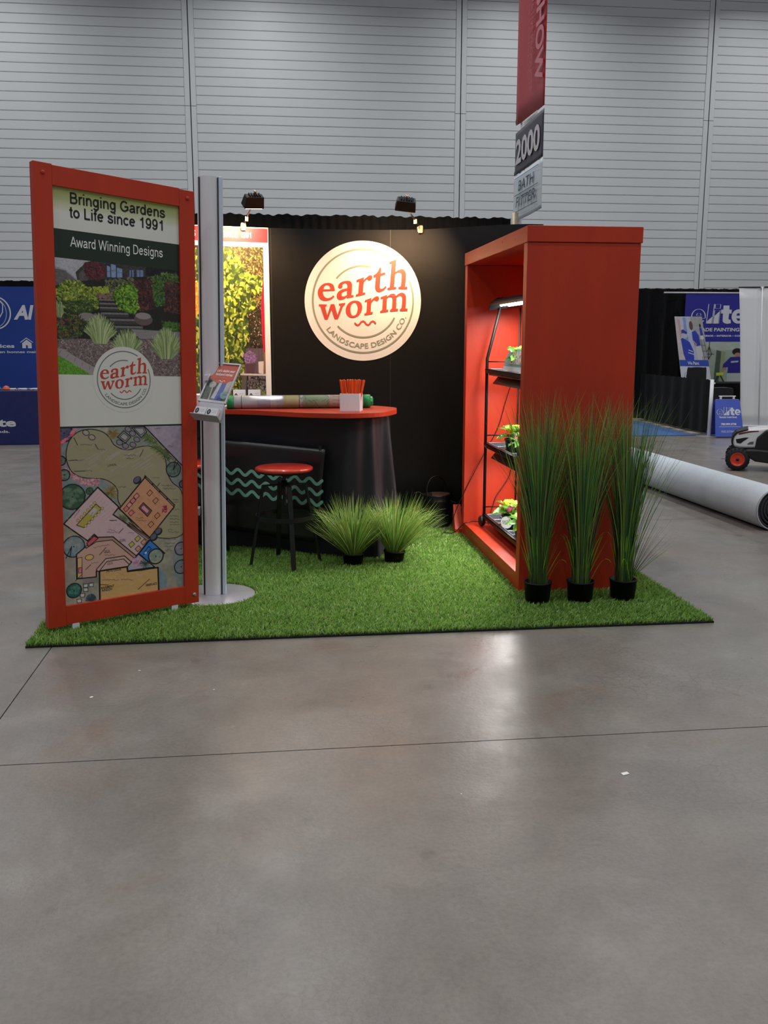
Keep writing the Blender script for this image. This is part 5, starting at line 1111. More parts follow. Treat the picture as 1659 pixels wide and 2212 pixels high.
# ------------------------------------------------------------------ potted grasses
GRASS = vcol_mat('grass_blade', .45, .4, transl=.25)
BPOT = mat('black_pot', (9, 9, 10), .55, var=.15, spec=.3)
def blades(n, spec, pal, dark):
    """spec(k) -> base(x,y), tip(x,y,z), bow, width"""
    m = MB(); col = []
    for k in range(n):
        (bx, by), tip, bow, w = spec(k); B = Vector((bx, by, 0)); T = Vector(tip); d = T-B; h = Vector((d.x, d.y, 0)); S = 7
        side = Vector((-d.y, d.x, 0)); side = side.normalized() if side.length > 1e-4 else Vector((1, 0, 0))
        ra = random.uniform(-.9, .9); side = Matrix.Rotation(ra, 3, 'Z') @ side
        c = np.array(random.choice(pal))*random.uniform(.8, 1.2); vs = []
        for i in range(S+1):
            t = i/S; p = B+Vector((h.x*(t**bow), h.y*(t**bow), d.z*(t if d.z > 0 else 1)*(1-.0*t)))
            if d.z < .22: p.z = .26*math.sin(t*PI*.62)*(1 if d.z > 0 else .8)+d.z*t*t*.4
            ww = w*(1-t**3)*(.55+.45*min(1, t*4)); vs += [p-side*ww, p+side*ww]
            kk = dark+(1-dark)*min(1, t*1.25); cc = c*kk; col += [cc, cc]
        m.add(vs, [(2*i, 2*i+1, 2*i+3, 2*i+2) for i in range(S)], True)
    return m, col
def pot(t, r0, r1, h, rim=.006):
    MB().lathe([(0, 0), (r0, 0), (r1, h), (r1+rim*.5, h), (r1+rim*.5, h+.008), (r1-.004, h+.008), (r1-.006, h-.02), (0, h-.02)], 36, cap=False).build('pot', BPOT, t)
    MB().lathe([(0, h-.016), (r1-.007, h-.018)], 24, cap=False).build('soil', SOIL, t)
pal_t = [lin(c) for c in ((104, 152, 68), (130, 178, 76), (74, 128, 80), (62, 112, 78), (140, 178, 80), (84, 132, 66), (150, 158, 92), (100, 72, 58))]
pal_y = [lin(c) for c in ((140, 196, 66), (160, 210, 76))]
def tall_grass(label, x, y, hmax, seed, fan=0):
    random.seed(seed); t = thing('tall_grass_plant', label, 'potted grass', (x, y, TZ)); pot(t, .070, .080, .128)
    def sp(k):
        a = random.uniform(0, 2*PI); r = .052*math.sqrt(random.random()); h = hmax*random.uniform(.62, 1.0)
        lean_ = abs(random.gauss(0, .125))*h/.9+.02; return (r*math.cos(a), r*math.sin(a)), (r*math.cos(a)+lean_*math.cos(a)*1.25, r*math.sin(a)+lean_*math.sin(a), h), random.uniform(1.4, 3.0), random.uniform(.0018, .0036)
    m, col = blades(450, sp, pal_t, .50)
    def sp2(k):
        a = random.uniform(0, 2*PI); h = random.uniform(.14, .34); q = random.uniform(.03, .12); return (.03*math.cos(a), .03*math.sin(a)), (.03*math.cos(a)+q*math.cos(a), .03*math.sin(a)+q*math.sin(a), h), 1.2, .0032
    m2, c2 = blades(26, sp2, pal_y, .8); m.add(m2.v, m2.f, True); col += c2
    ex = []
    for k in range(fan):
        a = random.uniform(-.5, .5); q = random.uniform(.16, .30); ex.append(((.04, .0), (.05+q*math.cos(a), q*math.sin(a)*.8, random.uniform(.24, .50)), 1.2, .0016))
    if fan:
        m3, c3 = blades(fan, lambda k: ex[k], pal_t, .6); m.add(m3.v, m3.f, True); col += c3
    for tip, w in (((.24, -.20, -.03), .003), ((-.12, -.26, -.04), .0018)) if fan else (((.10, -.24, -.03), .0022),):
        m4, c4 = blades(1, lambda k: ((.03, -.04), tip, .9, w), pal_y, 1); m.add(m4.v, m4.f, True); col += c4
    for v in range(len(m.v)): m.v[v] = (m.v[v][0], m.v[v][1] if m.v[v][1] < .19 else .19+(m.v[v][1]-.19)*.12, m.v[v][2]+.112)
    tag(m.build('grass_blades', GRASS, t, tint=col), kind='stuff')
tall_grass('tall potted grass at the front corner of the red cabinet', 1.540, 5.215, 1.20, 11)
tall_grass('tall potted grass, middle one before the red cabinet side', 1.800, 5.205, 1.18, 12)
tall_grass('tall potted grass farthest right with blades fanned over the turf edge', 2.070, 5.215, 1.16, 13, 26)
pal_s = [lin(c) for c in ((160, 196, 90), (184, 214, 110), (134, 178, 80), (204, 222, 140), (112, 158, 72), (176, 186, 100))]
def short_grass(label, x, y, seed, tilt=0, bias=0):
    random.seed(seed); t = thing('short_grass_plant', label, 'potted grass', (x, y, TZ)); t.rotation_euler = (0, tilt, 0); pot(t, .062, .075, .085)
    def sp(k):
        a = random.uniform(0, 2*PI); r = .05*math.sqrt(random.random()); q = math.sqrt(random.random())*.32; h = .455*random.uniform(.76, 1.05)*math.sqrt(max(.12, 1-(q/.39)**2))
        if random.random() < .16: q = random.uniform(.20, .33); h = random.uniform(.06, .20)
        return (r*math.cos(a), r*math.sin(a)), (r*math.cos(a)+q*math.cos(a)+bias*.06, r*math.sin(a)+q*math.sin(a)*.8, h), random.uniform(1.0, 1.5), random.uniform(.0018, .0034)
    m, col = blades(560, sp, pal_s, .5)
    for v in range(len(m.v)): m.v[v] = (m.v[v][0], m.v[v][1] if m.v[v][1] < .12 else .12+(m.v[v][1]-.12)*.18, max(m.v[v][2]+.070, .012))
    tag(m.build('grass_blades', GRASS, t, tint=col), kind='stuff')
short_grass('bushy short potted grass next to the bar stool', .525, 6.28, 21)
short_grass('bushy short potted grass with a tilted pot, right of its twin near the skirt', .815, 6.32, 22, .06, .6)
random.seed(30)

# ------------------------------------------------------------------ watering can
wc = thing('watering_can', 'old dark metal watering can beside the curved backdrop and red cabinet', 'watering can', (1.335, 7.545, TZ), math.radians(-8))
WCM = mat('aged_dark_metal', (40, 38, 38), .45, metal=.7, var=.35, scale=14, bump=.2, bscale=40)
WCL = mat('rusty_lid', (84, 62, 54), .5, metal=.5, var=.35, scale=16)
MB().lathe([(0, 0), (.112, 0), (.115, .010), (.112, .018), (.110, .225), (.113, .232), (.110, .240), (.110, .275), (.114, .283), (.106, .283), (.104, .24), (0, .235)], 40, cap=False).build('body', WCM, wc)
m = MB()
m.add([(0.018*0+.108*math.cos(a), .108*math.sin(a), .284+.004*math.cos(a)) for a in np.linspace(-PI*.62, PI*.62, 24)], [tuple(range(24))]); m.build('half_lid', WCL, wc, solid=.003)
P = open_spline([(-.075, -.075, .27), (-.085, -.06, .34), (-.055, -.035, .415), (.0, .0, .435), (.05, .04, .40), (.075, .07, .33), (.07, .08, .275)], 8); MB().tube(P, .009, 8, flat=.45).build('top_handle', WCM, wc)
P = open_spline([(-.100, -.02, .27), (-.150, -.03, .305), (-.195, -.04, .285), (-.205, -.04, .20), (-.155, -.03, .11), (-.108, -.02, .085)], 8); MB().tube(P, .008, 8, flat=.45).build('back_handle', WCM, wc)
MB().tube([(.098, .01, .06), (.16, .0, .115), (.235, -.01, .19)], [.026, .020, .016], 14).build('spout', WCM, wc)
MB().tube([(.07, .0, .245), (.150, -.005, .215), (.215, -.008, .180)], .0045, 6).build('brace', WCM, wc)
# ------------------------------------------------------------------ carpet roll
roll = thing('carpet_roll', 'long pale grey rolled carpet lying on the concrete beyond the plants', 'carpet roll', (4.12, 7.12, 0), math.radians(1.5))
CRP = mat('carpet_back_grey', (196, 204, 210), .9, var=.10, scale=140, bump=.3, bscale=300, spec=.2)
CRD = mat('carpet_pile_dark', (52, 52, 56), .95, var=.2, scale=60)
R0 = .178; RL = 4.4
def rollout(u, v): return (R0*math.cos(2*PI*u), v*RL, R0+R0*math.sin(2*PI*u))
MB().grid(56, 8, rollout).build('outer_layer', CRP, roll)
m = MB(); sp = []
N_ = 150
for i in range(N_+1):
    a = i/N_*2*PI*4.6+.5; r = R0-.006-(R0-.05)*(i/N_); sp.append((r*math.cos(a), R0+r*math.sin(a)))
for y0, y1 in ((.0, RL),):
    vs = []
    for x, z in sp: vs += [(x, y0+.004, z), (x, y0+.50, z)]
    m.add(vs, [(2*i, 2*i+1, 2*i+3, 2*i+2) for i in range(N_)], True)
m.build('inner_layers', CRD, roll, solid=.013)
m = MB().lathe([(R0-.010, .0), (R0, -.002), (R0, .01)], 56, cap=False, c=(0, 0, 0), M=Matrix.Translation((0, 0, R0)) @ Matrix.Rotation(-PI/2, 4, 'X')); m.build('edge', CRP, roll)
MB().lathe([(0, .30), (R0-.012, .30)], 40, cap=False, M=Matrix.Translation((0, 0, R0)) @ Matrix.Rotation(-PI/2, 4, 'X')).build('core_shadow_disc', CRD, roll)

# ------------------------------------------------------------------ compact ride-on machine at the right edge
mow = thing('ride_on_mower', 'white and black ride-on mower with orange wheel hubs, cut by the frame edge', 'mower', (5.576, 10.6, 0), math.radians(-27))
TYRE = mat('tyre_rubber', (20, 20, 21), .75, var=.15, scale=30); ORG = mat('orange_rim', (220, 62, 34), .35, var=.05); HOODW = mat('white_hood', (224, 222, 224), .25, var=.02, coat=.3); MBL = mat('black_body', (20, 20, 22), .4, var=.1)
def wheel(x, y, R, w, face):
    M = Matrix.Translation((x, y, R)) @ Matrix.Rotation(PI/2, 4, 'X')
    q = MB().lathe([(R*.58, -w/2), (R*.90, -w/2), (R*.965, -w*.3), (R*.965, w*.3), (R*.90, w/2), (R*.58, w/2)], 40, cap=False, M=M)
    for k in range(18):
        for s in (-1, 1):
            a = 2*PI*(k+.25*s)/18; T = M @ Matrix.Rotation(a, 4, 'Z'); q.box(R*.93, R*1.0, -R*.05, R*.07, min(s*w*.02, s*w*.52), max(s*w*.02, s*w*.52), T)
    o = q.build('tyre', TYRE, mow)
    MB().lathe([(0, w*.32), (R*.14, w*.40), (R*.40, w*.30), (R*.50, w*.40), (R*.585, w*.52), (R*.60, w*.48), (R*.60, -w*.3), (0, -w*.3)], 32, cap=False, M=M).build('rim', ORG, mow)
    MB().lathe([(0, w*.52), (R*.13, w*.50), (R*.15, w*.3), (0, w*.3)], 16, cap=False, M=M).build('hub', MBL, mow)
wheel(0, 0, .140, .10, 1); wheel(0, .52, .140, .10, 1); wheel(.95, -.02, .215, .16, 1); wheel(.95, .56, .215, .16, 1)
hood = [(-.055, .285), (-.068, .33), (-.062, .40), (-.020, .455), (.10, .495), (.36, .525), (.42, .50), (.40, .36), (.34, .32), (.20, .275), (.02, .27)]
MB().prism(hood, .06, .46, lambda x, z, y: (x, y, z)).build('hood', HOODW, mow, bevel=.022)
def inset(nm, pts, m, y=.0565): return MB().prism(pts, y, y+.01, lambda x, z, yy: (x, yy, z)).build(nm, m, mow, bevel=.002, seg=1)
inset('side_vent', [(-.035, .375), (.07, .400), (.115, .402), (.085, .375), (.05, .350), (.025, .325), (-.02, .330)], MBL)
inset('side_vent', [(.10, .325), (.13, .350), (.17, .355), (.17, .320), (.105, .315)], mat('grey_vent', (90, 96, 104), .4))
inset('stripe', [(-.01, .445), (.12, .480), (.22, .488), (.22, .476), (.12, .462), (.0, .430)], mat('dark_red_stripe', (96, 30, 34), .3), .0560)
MB().prism([(-.072, .29), (-.085, .34), (-.078, .41), (-.030, .465), (.10, .506), (.10, .498), (-.022, .452), (-.062, .40), (-.068, .33), (-.055, .285)], .05, .47, lambda x, z, y: (x, y, z)).build('hood_trim', MBL, mow)
MB().prism([(.18, .20), (.20, .40), (.30, .50), (.42, .53), (.46, .40), (.60, .36), (.95, .36), (.98, .20)], .02, .50, lambda x, z, y: (x, y, z)).build('body', MBL, mow, bevel=.02)
MB().prism([(.02, .21), (.10, .265), (.20, .27), (.70, .24), (.72, .14), (.40, .10), (.20, .12), (.08, .19)], -.04, .56, lambda x, z, y: (x, y, z)).build('deck', MBL, mow, bevel=.02)
MB().box(-.02, .02, .05, .47, .12, .16).box(-.05, .30, .18, .34, .13, .24).build('front_axle', MBL, mow, bevel=.005)
MB().prism([(.58, .38), (.62, .46), (.92, .45), (.98, .72), (1.04, .72), (1.0, .40)], .12, .42, lambda x, z, y: (x, y, z)).build('seat', MBL, mow, bevel=.02)
T = Matrix.Translation((.43, .26, .63)) @ Matrix.Rotation(math.radians(35), 4, 'Y')
MB().tube([T @ Vector((.12*math.cos(k/24*2*PI), .12*math.sin(k/24*2*PI), 0)) for k in range(25)], .012, 8).tube([(.36, .26, .48), T @ Vector((0, 0, 0))], .014, 8).tube([T @ Vector((-.12, 0, 0)), T @ Vector((.12, 0, 0))], .008, 6).build('steering_wheel', MBL, mow)
MB().tube([(-.19, .03, .132), (-.14, .03, .133), (-.10, .04, .14)], .003, 5).build('tow_pin', MBL, mow)

# ------------------------------------------------------------------ booth at the right rear
BLUE = mat('banner_blue', (36, 34, 140), .5, var=.03); SBLUE = mat('sign_blue', (60, 84, 186), .35, var=.02); PSIL = mat('print_silver', (204, 206, 214), .5, var=0)
drape('pipe_drape', 'tall black drape hanging behind the far painting booth', 6.2, 17.95, 13.5, 17.95, .02, 2.56, VELVET, .05, .30, cat='drape')
sd = drape('side_drape', 'low black drape dividing the far booth, running toward the back', 7.25, 17.85, 7.17, 14.60, .03, .915, VELVET, .012, .42, posts=())
up = thing('drape_post', 'short silver post at the front end of the low black drape', 'post', (7.10, 14.50, 0)); MB().tube([(0, 0, .006), (0, 0, .93)], .030, 16).build('pole', SILVER, up); MB().box(-.16, .16, -.14, .14, 0, .008).build('base_plate', STEEL, up)
bc = thing('blue_carpet', 'blue booth carpet lying along the low black drape', 'carpet', (6.6, 16, 0))
MB().prism([(-3.0, -1.33), (.42, -1.33), (.48, 1.9), (-3.0, 1.9)], .001, .012).build('pile', mat('carpet_blue', (60, 96, 150), .95, var=.15, scale=4, bump=.3, bscale=200), bc)
m = MB()
for k in range(6): y = -1.25+k*.5; m.box(.36+random.uniform(-.05, .03), .44+random.uniform(0, .05), y, y+.34, .012, .030)
m.build('carpet_wrapping', mat('wrapping_beige', (150, 142, 132), .8), bc)
# overhead blue banner
eb = thing('hanging_banner', 'large blue hanging banner with white company lettering and painter photo', 'banner', (8.06, 17.80, 0))
EF = lambda x, z, d=0: (x, -d, z)
eb2 = MB().add([EF(0, .70), EF(1.5, .70), EF(1.5, 2.462), EF(0, 2.462)], [(0, 1, 2, 3)]).build('sheet', BLUE, eb, solid=.004)
MB().tube([(-.45, 0, 2.475), (1.6, 0, 2.475)], .016, 8).tube([(1.56, 0.02, 0), (1.56, 0.02, 2.48)], .018, 8).build('rod', mat('white_rod', (190, 190, 192), .4), eb)
c = Canvas(210, 140, (150, 164, 150))
c.poly([(0, 0), (210, 0), (190, 24), (96, 30), (60, 10), (0, 6)], (170, 180, 170)); c.poly([(98, 28), (112, 32), (110, 140), (94, 140)], (70, 86, 76)); c.poly([(112, 32), (124, 34), (122, 140), (110, 140)], (140, 148, 118)); c.poly([(190, 24), (210, 10), (210, 140), (186, 140)], (150, 164, 166)); c.noise(4, 12)
for q in (((76, 0), (76, 16)), ((76, 16), (68, 42), (76, 60), (84, 42), (76, 16)), ((62, 42), (90, 42)), ((76, 16), (76, 60))): c.line(q, 2, (30, 34, 34))
c.poly([(0, 100), (20, 104), (26, 140), (0, 140)], (90, 84, 74)); c.poly([(8, 122), (30, 118), (18, 140), (4, 140)], (40, 50, 140))
c.line([(98, 140), (110, 108), (126, 140)], 4, (40, 50, 56)); c.poly([(100, 106), (122, 104), (122, 114), (102, 116)], (190, 200, 60))
c.ell(158, 34, 14, 12, (30, 26, 30)); c.ell(160, 44, 9, 7, (170, 124, 110)); c.poly([(140, 52), (178, 50), (205, 62), (206, 84), (178, 82), (172, 106), (134, 106), (134, 86), (118, 92), (120, 76)], (44, 38, 130)); c.ell(124, 92, 6, 5, (166, 120, 106)); c.poly([(132, 106), (172, 106), (176, 140), (134, 140)], (176, 184, 180)); c.line([(133, 106), (172, 106)], 2, (40, 42, 80)); c.poly([(142, 66), (164, 64), (164, 70), (142, 72)], (170, 172, 200))
sheet('photo', c, lambda U, V: (0+1.5*U, -.004+0*U, 1.53-.80*V), eb2, SHEETM)
def elite_word(f, w, h, parent, m, m_out):
    """the word drawn in its own letter shapes: outlined e, slashed l and i, solid t and e"""
    t = MB(); X = lambda x: x*w; Z = lambda z: z*h; g = lambda x, z: f(X(x), Z(z))
    def e_shape(cx, solid):
        ro, zc, rz = .115, .37, .37
        outer = [(cx+ro*math.cos(a), zc+rz*math.sin(a)) for a in np.linspace(-.55, 2*PI-.9, 36)]
        if solid:
            outl = [(cx+ro*math.cos(a), zc+rz*math.sin(a)) for a in np.linspace(.0, 2*PI-.62, 34)]
            cut = [(cx+.045, zc-.20), (cx-.005, zc-.23), (cx-.035, zc-.10), (cx+.115, zc-.10)]
            bar = spline([(cx-.035, zc+.04, 1), (cx+.045, zc+.04, 1), (cx+.03, zc+.15), (cx-.02, zc+.15)], 4)
            vs, fs = fill_geo([outl+cut, bar]); t.add([g(x, z) for x, z in vs], fs)
        else:
            outl = [(cx+ro*math.cos(a), zc+rz*math.sin(a)) for a in np.linspace(.0, 2*PI-.62, 34)]+[(cx+.045, zc-.20), (cx-.005, zc-.23), (cx-.035, zc-.10), (cx+.115, zc-.10)]
            ribbon(t, outl+outl[:1], .018, lambda x, z: g(x, z)); ribbon(t, [(cx-.035, zc+.04), (cx+.045, zc+.04), (cx+.03, zc+.15), (cx-.02, zc+.15), (cx-.035, zc+.04)], .012, lambda x, z: g(x, z), False)
    e_shape(.115, False)
    def box(q): t.add([g(x, z) for x, z in q], [tuple(range(len(q)))])
    for x0 in (.255,):
        L4 = [(x0, 0), (x0+.095, 0), (x0+.120, 1.0), (x0+.025, 1.0)]; ribbon(t, L4+L4[:1], .012, g, False); box([(x0, 0), (x0+.095, 0), (x0+.103, .38), (x0+.005, .10)])
    I4 = [(.37, 0), (.465, 0), (.478, .68), (.385, .68)]; ribbon(t, I4+I4[:1], .012, g, False); box([(.37, 0), (.465, 0), (.478, .66), (.377, .36)])
    D4 = [(.388, .78), (.478, .78), (.482, .99), (.392, .99)]; ribbon(t, D4+D4[:1], .012, g, False)
    vs, fs = fill_geo([spline([(.53, .72, 1), (.53, .93, 1), (.63, .93, 1), (.635, .72, 1), (.675, .72, 1), (.675, .52, 1), (.635, .52, 1), (.63, .24), (.665, .20, 1), (.675, .02, 1), (.60, -.01), (.54, .08), (.53, .25), (.53, .52, 1), (.495, .52, 1), (.495, .72, 1)], 4)]); t.add([g(x, z) for x, z in vs], fs)
    e_shape(.795, True); t.build('lettering', m, parent)
elite_word(lambda x, z: EF(.14+x, 1.885+z, .006), 1.22, .375, eb2, PSIL, PSIL)
t = MB(); lettering(t, 'TRADE PAINTING', (.22, 1.735, 1.15, 1.80), lambda a, z: EF(a, z, .006), .03, refcap=True); t.build('lettering', PSIL, eb2); t = MB(); lettering(t, 'EXTERIOR • INTERIOR • COMMERCIAL', (.30, 1.63, 1.50, 1.662), lambda a, z: EF(a, z, .006), .04, refcap=True); t.build('lettering', PSIL, eb2)
# propped poster board
pbd = thing('poster_board', 'tilted painters poster with blue title bar behind the low drape', 'poster', (7.43, 16.5, 0))
PF = lambda u, v, d=0: ((-.155+.52*u)*(1-v)+(.01+.575*u)*v, -.004-d+.10*(1-v)-.1, (1.985-.0*u)*(1-v)+(.80-.01*u)*v)
m = MB(); pts = [PF(0, 1, 0), PF(1, 1, 0), PF(1, 0, 0), PF(0, 0, 0)]; m.add(pts, [(0, 1, 2, 3)]); pbs = m.build('board', WHITE, pbd, solid=.006)
c = Canvas(120, 250, (206, 208, 218)); c.a[0:178] = (176, 184, 206); c.poly([(66, 0), (120, 0), (120, 178), (84, 178)], (160, 160, 160)); c.poly([(0, 0), (30, 0), (26, 178), (0, 178)], (196, 186, 190)); c.poly([(34, 4), (46, 4), (48, 120), (36, 120)], (130, 150, 196)); c.noise(5, 9)
BLU = (50, 66, 170); c.poly([(16, 84), (24, 80), (52, 96), (64, 130), (60, 178), (30, 178), (20, 140)], BLU); c.ell(34, 66, 14, 15, (178, 180, 196)); c.poly([(16, 54), (30, 48), (46, 58), (44, 66), (26, 62), (18, 70)], (50, 60, 150)); c.poly([(10, 10), (20, 10), (22, 70), (14, 84)], (186, 160, 160))
c.ell(66, 34, 8, 17, (100, 70, 66)); c.poly([(66, 58), (82, 52), (94, 70), (96, 108), (74, 112), (66, 90)], BLU); c.line([(68, 92), (78, 104), (74, 112)], 5, (190, 150, 140)); c.poly([(74, 112), (98, 110), (104, 178), (78, 178)], (200, 198, 206))
c.ell(105, 34, 4, 7, (30, 30, 40)); c.poly([(100, 42), (110, 42), (114, 70), (102, 72)], BLU); c.poly([(100, 72), (112, 70), (114, 86), (100, 86)], (206, 204, 204))
for q in (((100, 86), (104, 178)), ((112, 84), (120, 160)), ((98, 150), (96, 178)), ((100, 108), (116, 108)), ((101, 130), (118, 130)), ((103, 152), (119, 152))): c.line(q, 1.6, (50, 54, 70))
for q in (((44, 126), (60, 132)), ((42, 136), (62, 142))): c.line(q, 3, (206, 208, 222))
c.a[164:250] = (206, 208, 218); c.a[164:188] = (56, 80, 178); c.line([(28+14*math.cos(k), 226+16*math.sin(k)) for k in np.linspace(0, 6.3, 16)], 1.3, (110, 116, 150)); c.line([(20, 236), (20, 224), (28, 214), (36, 224), (36, 236), (20, 236)], 1.6, (80, 88, 130)); c.ell(30, 228, 4, 4, (120, 126, 160))
sheet('print', c, lambda U, V: (np.array((-.155+.52*U)*(1-V)+(.01+.575*U)*V), -.009+.10*(1-V)-.1, 1.985*(1-V)+(.80-.01*U)*V), pbs, SHEETM)
t = MB(); lettering(t, 'We Paint', (.27, -.728, .66, -.680), lambda a, b: PF(a, -b, .012), .03, refcap=True); t.build('lettering', PSIL, pbs)
MB().tube([(.0, .01, 0), (.12, .02, 1.9)], .01, 6).tube([(.5, .01, 0), (.30, .02, 1.9)], .01, 6).tube([(.26, .5, 0), (.22, .03, 1.9)], .01, 6).build('easel', mat('easel_black', (26, 26, 26), .5), pbd)
# black chair backs and table
def soft_chair(label, x, y, w, h):
    t = thing('black_chair', label, 'chair', (x, y, 0)); m = MB(); bl = mat('black_leatherette', (24, 22, 26), .4, var=.1)
    m.prism(spline([(-w/2, .45, 1), (w/2, .45, 1), (w/2, h-.06), (w/2-.06, h), (-w/2+.06, h), (-w/2, h-.06)], 5), 0, .07, lambda a, z, yy: (a, yy, z)); m.build('backrest', bl, t, bevel=.01)
    MB().box(-w/2, w/2, .04, .48, .42, .50).build('seat', bl, t, bevel=.02)
    for sx in (-1, 1):
        for yy in (.06, .44): MB().tube([(sx*w*.45, yy, 0), (sx*w*.45, yy, .43)], .012, 6).build('leg', BLK_MET, t)
soft_chair('black high-backed chair standing before the tilted painters poster', 7.50, 15.9, .34, 1.085)
soft_chair('low black padded chair behind the blue A-frame sign', 7.62, 15.2, .44, .76)
tb = thing('booth_table', 'black-clothed table under the large blue banner', 'table', (8.9, 17.0, 0))
MB().box(-.75, 1.0, -.35, .35, .745, .765).build('tabletop', BLACK_FAB, tb)
MB().grid(60, 6, lambda u, v: (lambda s: (s[0]*(1+.01*v), s[1]*(1+.02*v)+.012*math.sin(u*70), .766*(1-v)+.02*v))(((-.76+1.78*min(1, u*1.6), -.36) if u < .625 else (1.02, -.36+.72*(u-.625)/.375)))).build('table_cloth', VELVET, tb)
# A-frame pavement sign
af = thing('pavement_sign', 'blue plastic A-frame sign with white lettering beside the silver post', 'sign', (7.345, 14.44, 0), math.radians(-4))
for s, nm in ((-1, 'front_panel'), (1, 'rear_panel')):
    q = [(-.235, .02), (.235, .02), (.205, .585), (.185, .615), (-.185, .615), (-.205, .585)]
    fA = lambda x, z, d, s=s: (x, s*(.20-.19*z/.62)+s*d, z)
    fp = MB().prism(q, -.010, .010, lambda x, z, d: fA(x, z, d)).build(nm, SBLUE, af, bevel=.003)
    if s < 0:
        ff = lambda x, z: fA(x, z, .0125)
        elite_word(lambda x, z: ff(-.19+x, .36+z), .43, .13, fp, PSIL, PSIL)
        t = MB(); lettering(t, 'TRADE PAINTING', (-.16, .315, .135, .34), ff, .04, refcap=True); t.build('lettering', PSIL, fp); t = MB(); lettering(t, '780.989.3738', (-.135, .205, .12, .235), ff, .05, refcap=True)
        t.build('lettering', PSIL, fp); t = MB(); lettering(t, 'FREE ESTIMATES', (-.135, .085, .145, .118), ff, .0, refcap=True); t.build('lettering', PSIL, fp); t = MB(); t.add([ff(a, b) for a, b in ((-.17, .175), (.19, .175), (.19, .181), (-.17, .181))], [(0, 1, 2, 3)]); t.build('rule', PSIL, fp)
MB().box(-.14, .14, -.012, .012, .655, .670).box(-.12, -.095, -.02, .02, .60, .66).box(.095, .12, -.02, .02, .60, .66).build('handle', WHITE_PL, af, bevel=.003)
# white banner stands seen from behind
WBN = mat('banner_back_white', (232, 234, 236), .55, var=.03, scale=2)
def rollup(label, x, y, w, h, dx, rz):
    t = thing('rollup_banner', label, 'banner stand', (x, y, 0), rz)
    MB().grid(10, 12, lambda u, v: (w*u+dx*(1-v)+.012*math.sin(v*3), .012*math.sin(u*PI), h*(1-v)+.07*v)).build('sheet', WBN, t, solid=.003)
    MB().box(-.02, w+.02, -.06, .06, 0, .07).build('base_cassette', SILVER, t, bevel=.01)
    MB().tube([(dx-.01, .0, h), (w+dx+.01, .0, h)], .010, 8).build('top_rail', BLK_PL, t)
    MB().tube([(w*.5, -.035, .05), (w*.5+dx*.6, -.03, h+.0)], .010, 8).box(w*.5+dx*.6-.025, w*.5+dx*.6+.025, -.035, .02, h-.02, h+.012).build('support_pole', SILVER, t)
rollup('white banner stand seen from behind, left of the pair', 8.27, 15.72, .62, 2.47, -.17, math.radians(-18))
rollup('white banner stand seen from behind, at the right frame edge', 8.96, 15.38, .85, 2.45, -.08, math.radians(-10))

# ------------------------------------------------------------------ blue insurance booth at the left edge
IB = mat('booth_blue', (18, 56, 140), .5, var=.12, scale=1.2); IB2 = mat('cloth_blue', (20, 30, 92), .6, var=.08)
drape('pipe_drape', 'black drape behind the blue booth at the left edge', -8.2, 16.95, -2.6, 16.95, .02, 2.565, VELVET, .04, .26)
ib = thing('booth_backwall', 'blue printed booth wall with white lettering at the left edge', 'backdrop', (-6.9, 16.75, 0))
ibs = MB().box(0, 3.7, 0, .04, .02, 2.455).build('printed_wall', IB, ib)
PALE = mat('print_pale', (206, 208, 214), .5, var=0); t = MB(); g = lambda a, z: (a, -.003, z)
lettering(t, 'Al', (2.52, 1.905, 2.86, 2.15), g, .04, .25); t.build('lettering', PALE, ibs); t = MB(); lettering(t, 'Services', (1.98, 1.435, 2.50, 1.495), g, .03, refcap=True); t.build('lettering', PALE, ibs); t = MB(); lettering(t, 'Vous êtes en bonnes mains', (1.80, 1.345, 2.93, 1.385), g, .02, refcap=True); t.build('lettering', PALE, ibs); t = MB()
t.add([g(a, z) for a, z in ((2.63, 1.425), (2.69, 1.425), (2.69, 1.475), (2.72, 1.475), (2.72, 1.425), (2.785, 1.425), (2.785, 1.51), (2.705, 1.57), (2.63, 1.51))], [tuple(range(9))]); ribbon(t, [(2.605, 1.525), (2.705, 1.598), (2.805, 1.525)], .014, g)
for q in ([(2.93, 1.445), (2.93, 1.53)], [(2.888, 1.487), (2.972, 1.487)]): ribbon(t, q, .014, g, False)
ribbon(t, arc(.27, -60, 240, 50) and [(2.215+x*.95, 2.02+y) for x, y in arc(.27, 0, 360, 60)], .022, g, False); ribbon(t, [(2.215+x*.8, 2.02+y) for x, y in arc(.24, 0, 360, 60)], .008, g, False)
ribbon(t, [(2.285, 2.25), (2.355, 2.16), (2.345, 2.03), (2.285, 1.93), (2.215, 1.85)], .016, g); ribbon(t, [(2.245, 2.16), (2.285, 2.10), (2.275, 2.03), (2.235, 1.98)], .016, g); ribbon(t, [(2.145, 2.25), (2.075, 2.16), (2.085, 2.03), (2.145, 1.93)], .016, g)
t.build('emblem', mat('print_pale', (206, 208, 214), .5, var=0), ibs)
it = thing('booth_table', 'blue-clothed table with white lettering at the left edge', 'table', (-6.0, 14.55, 0))
its = MB().box(0, 2.62, 0, .72, .0, .815).build('table_cloth', IB2, it, bevel=.01)
t = MB(); g = lambda a, z: (a, -.003, z)
lettering(t, 'Allstate', (1.16, .275, 2.12, .40), g, .04); t.build('lettering', PALE, its); t = MB(); lettering(t, "You're in good hands.", (1.05, .185, 2.02, .225), g, .02, refcap=True); t.build('lettering', PALE, its); t = MB()
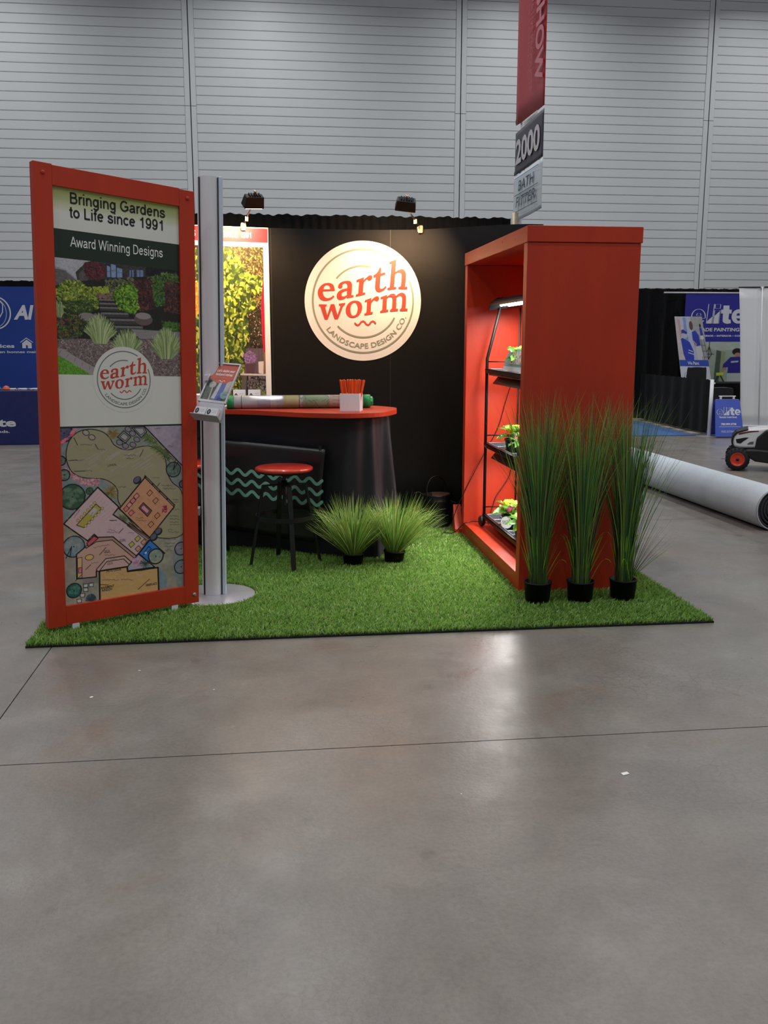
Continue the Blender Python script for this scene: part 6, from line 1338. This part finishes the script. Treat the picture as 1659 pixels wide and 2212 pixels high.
ribbon(t, [(1.75+x, .60+y) for x, y in arc(.105, 0, 360, 40)], .012, g, False); ribbon(t, [(1.80, .68), (1.83, .62), (1.80, .55), (1.76, .52)], .010, g); ribbon(t, [(1.77, .63), (1.78, .59), (1.76, .56)], .010, g)
t.build('emblem', mat('print_pale', (206, 208, 214), .5, var=0), its)
for k, (x, y, col, lab) in enumerate(((-4.16, 14.72, (60, 110, 190), 'crumpled blue giveaway bag on the blue-clothed table'), (-4.02, 14.68, (200, 90, 60), 'small orange giveaway on the blue-clothed table'))):
    o = thing('giveaway', lab, 'giveaway', (x, y, .815)); MB().lathe([(0, 0), (.05, 0), (.06, .02), (.045, .05), (.015, .07), (0, .065)], 9, cap=False, smooth=False).build('bag', mat('giveaway_%s' % 'ab'[k], col, .5), o)
for k, (x, w) in enumerate(((-3.95, .10), (-3.80, .12), (-3.62, .14))):
    o = thing('leaflet_pile', ('white leaflet pile beside the orange giveaway on the blue-clothed table', 'middle of three leaflet piles on the blue-clothed table', 'leaflet pile nearest the red frame on the blue-clothed table')[k], 'leaflets', (x, 14.75, .816), .2*k)
    for q in range(3): MB().box(-w/2, w/2, -.08, .08, .003+q*.008, .009+q*.008, Matrix.Rotation(.12*q, 4, 'Z')).build('leaflet', [WHITE, mat('leaflet_pink', (206, 170, 176), .5), WHITE][q], o)

# ------------------------------------------------------------------ little scraps on the floor
SCR = mat('paper_scrap', (226, 226, 222), .7, var=0)
for (x, y, s, r), lab in zip(((1.245, 3.03, .016, .4), (-.835, 4.02, .009, 1), (-.67, 4.34, .006, 0), (-.30, 4.05, .005, .7), (.62, 2.95, .004, 2)), ('largest white scrap, alone on the concrete right of the middle', 'white scrap on the concrete before the framed sign, near the slab joint', 'tiny white scrap close to the turf edge before the framed sign', 'tiny white scrap on the concrete before the brochure stand', 'smallest white scrap, just nearer than the long cross joint')):
    o = MB().prism([(-1, -.5), (.8, -.6), (1, .4), (-.7, .6)], 0, .15).build('paper_scrap', SCR); o.scale = (s, s, s); o.location = (x, y, .0006); o.rotation_euler = (0, 0, r)
    tag(o, lab, 'scrap', 'white scraps on the concrete floor')
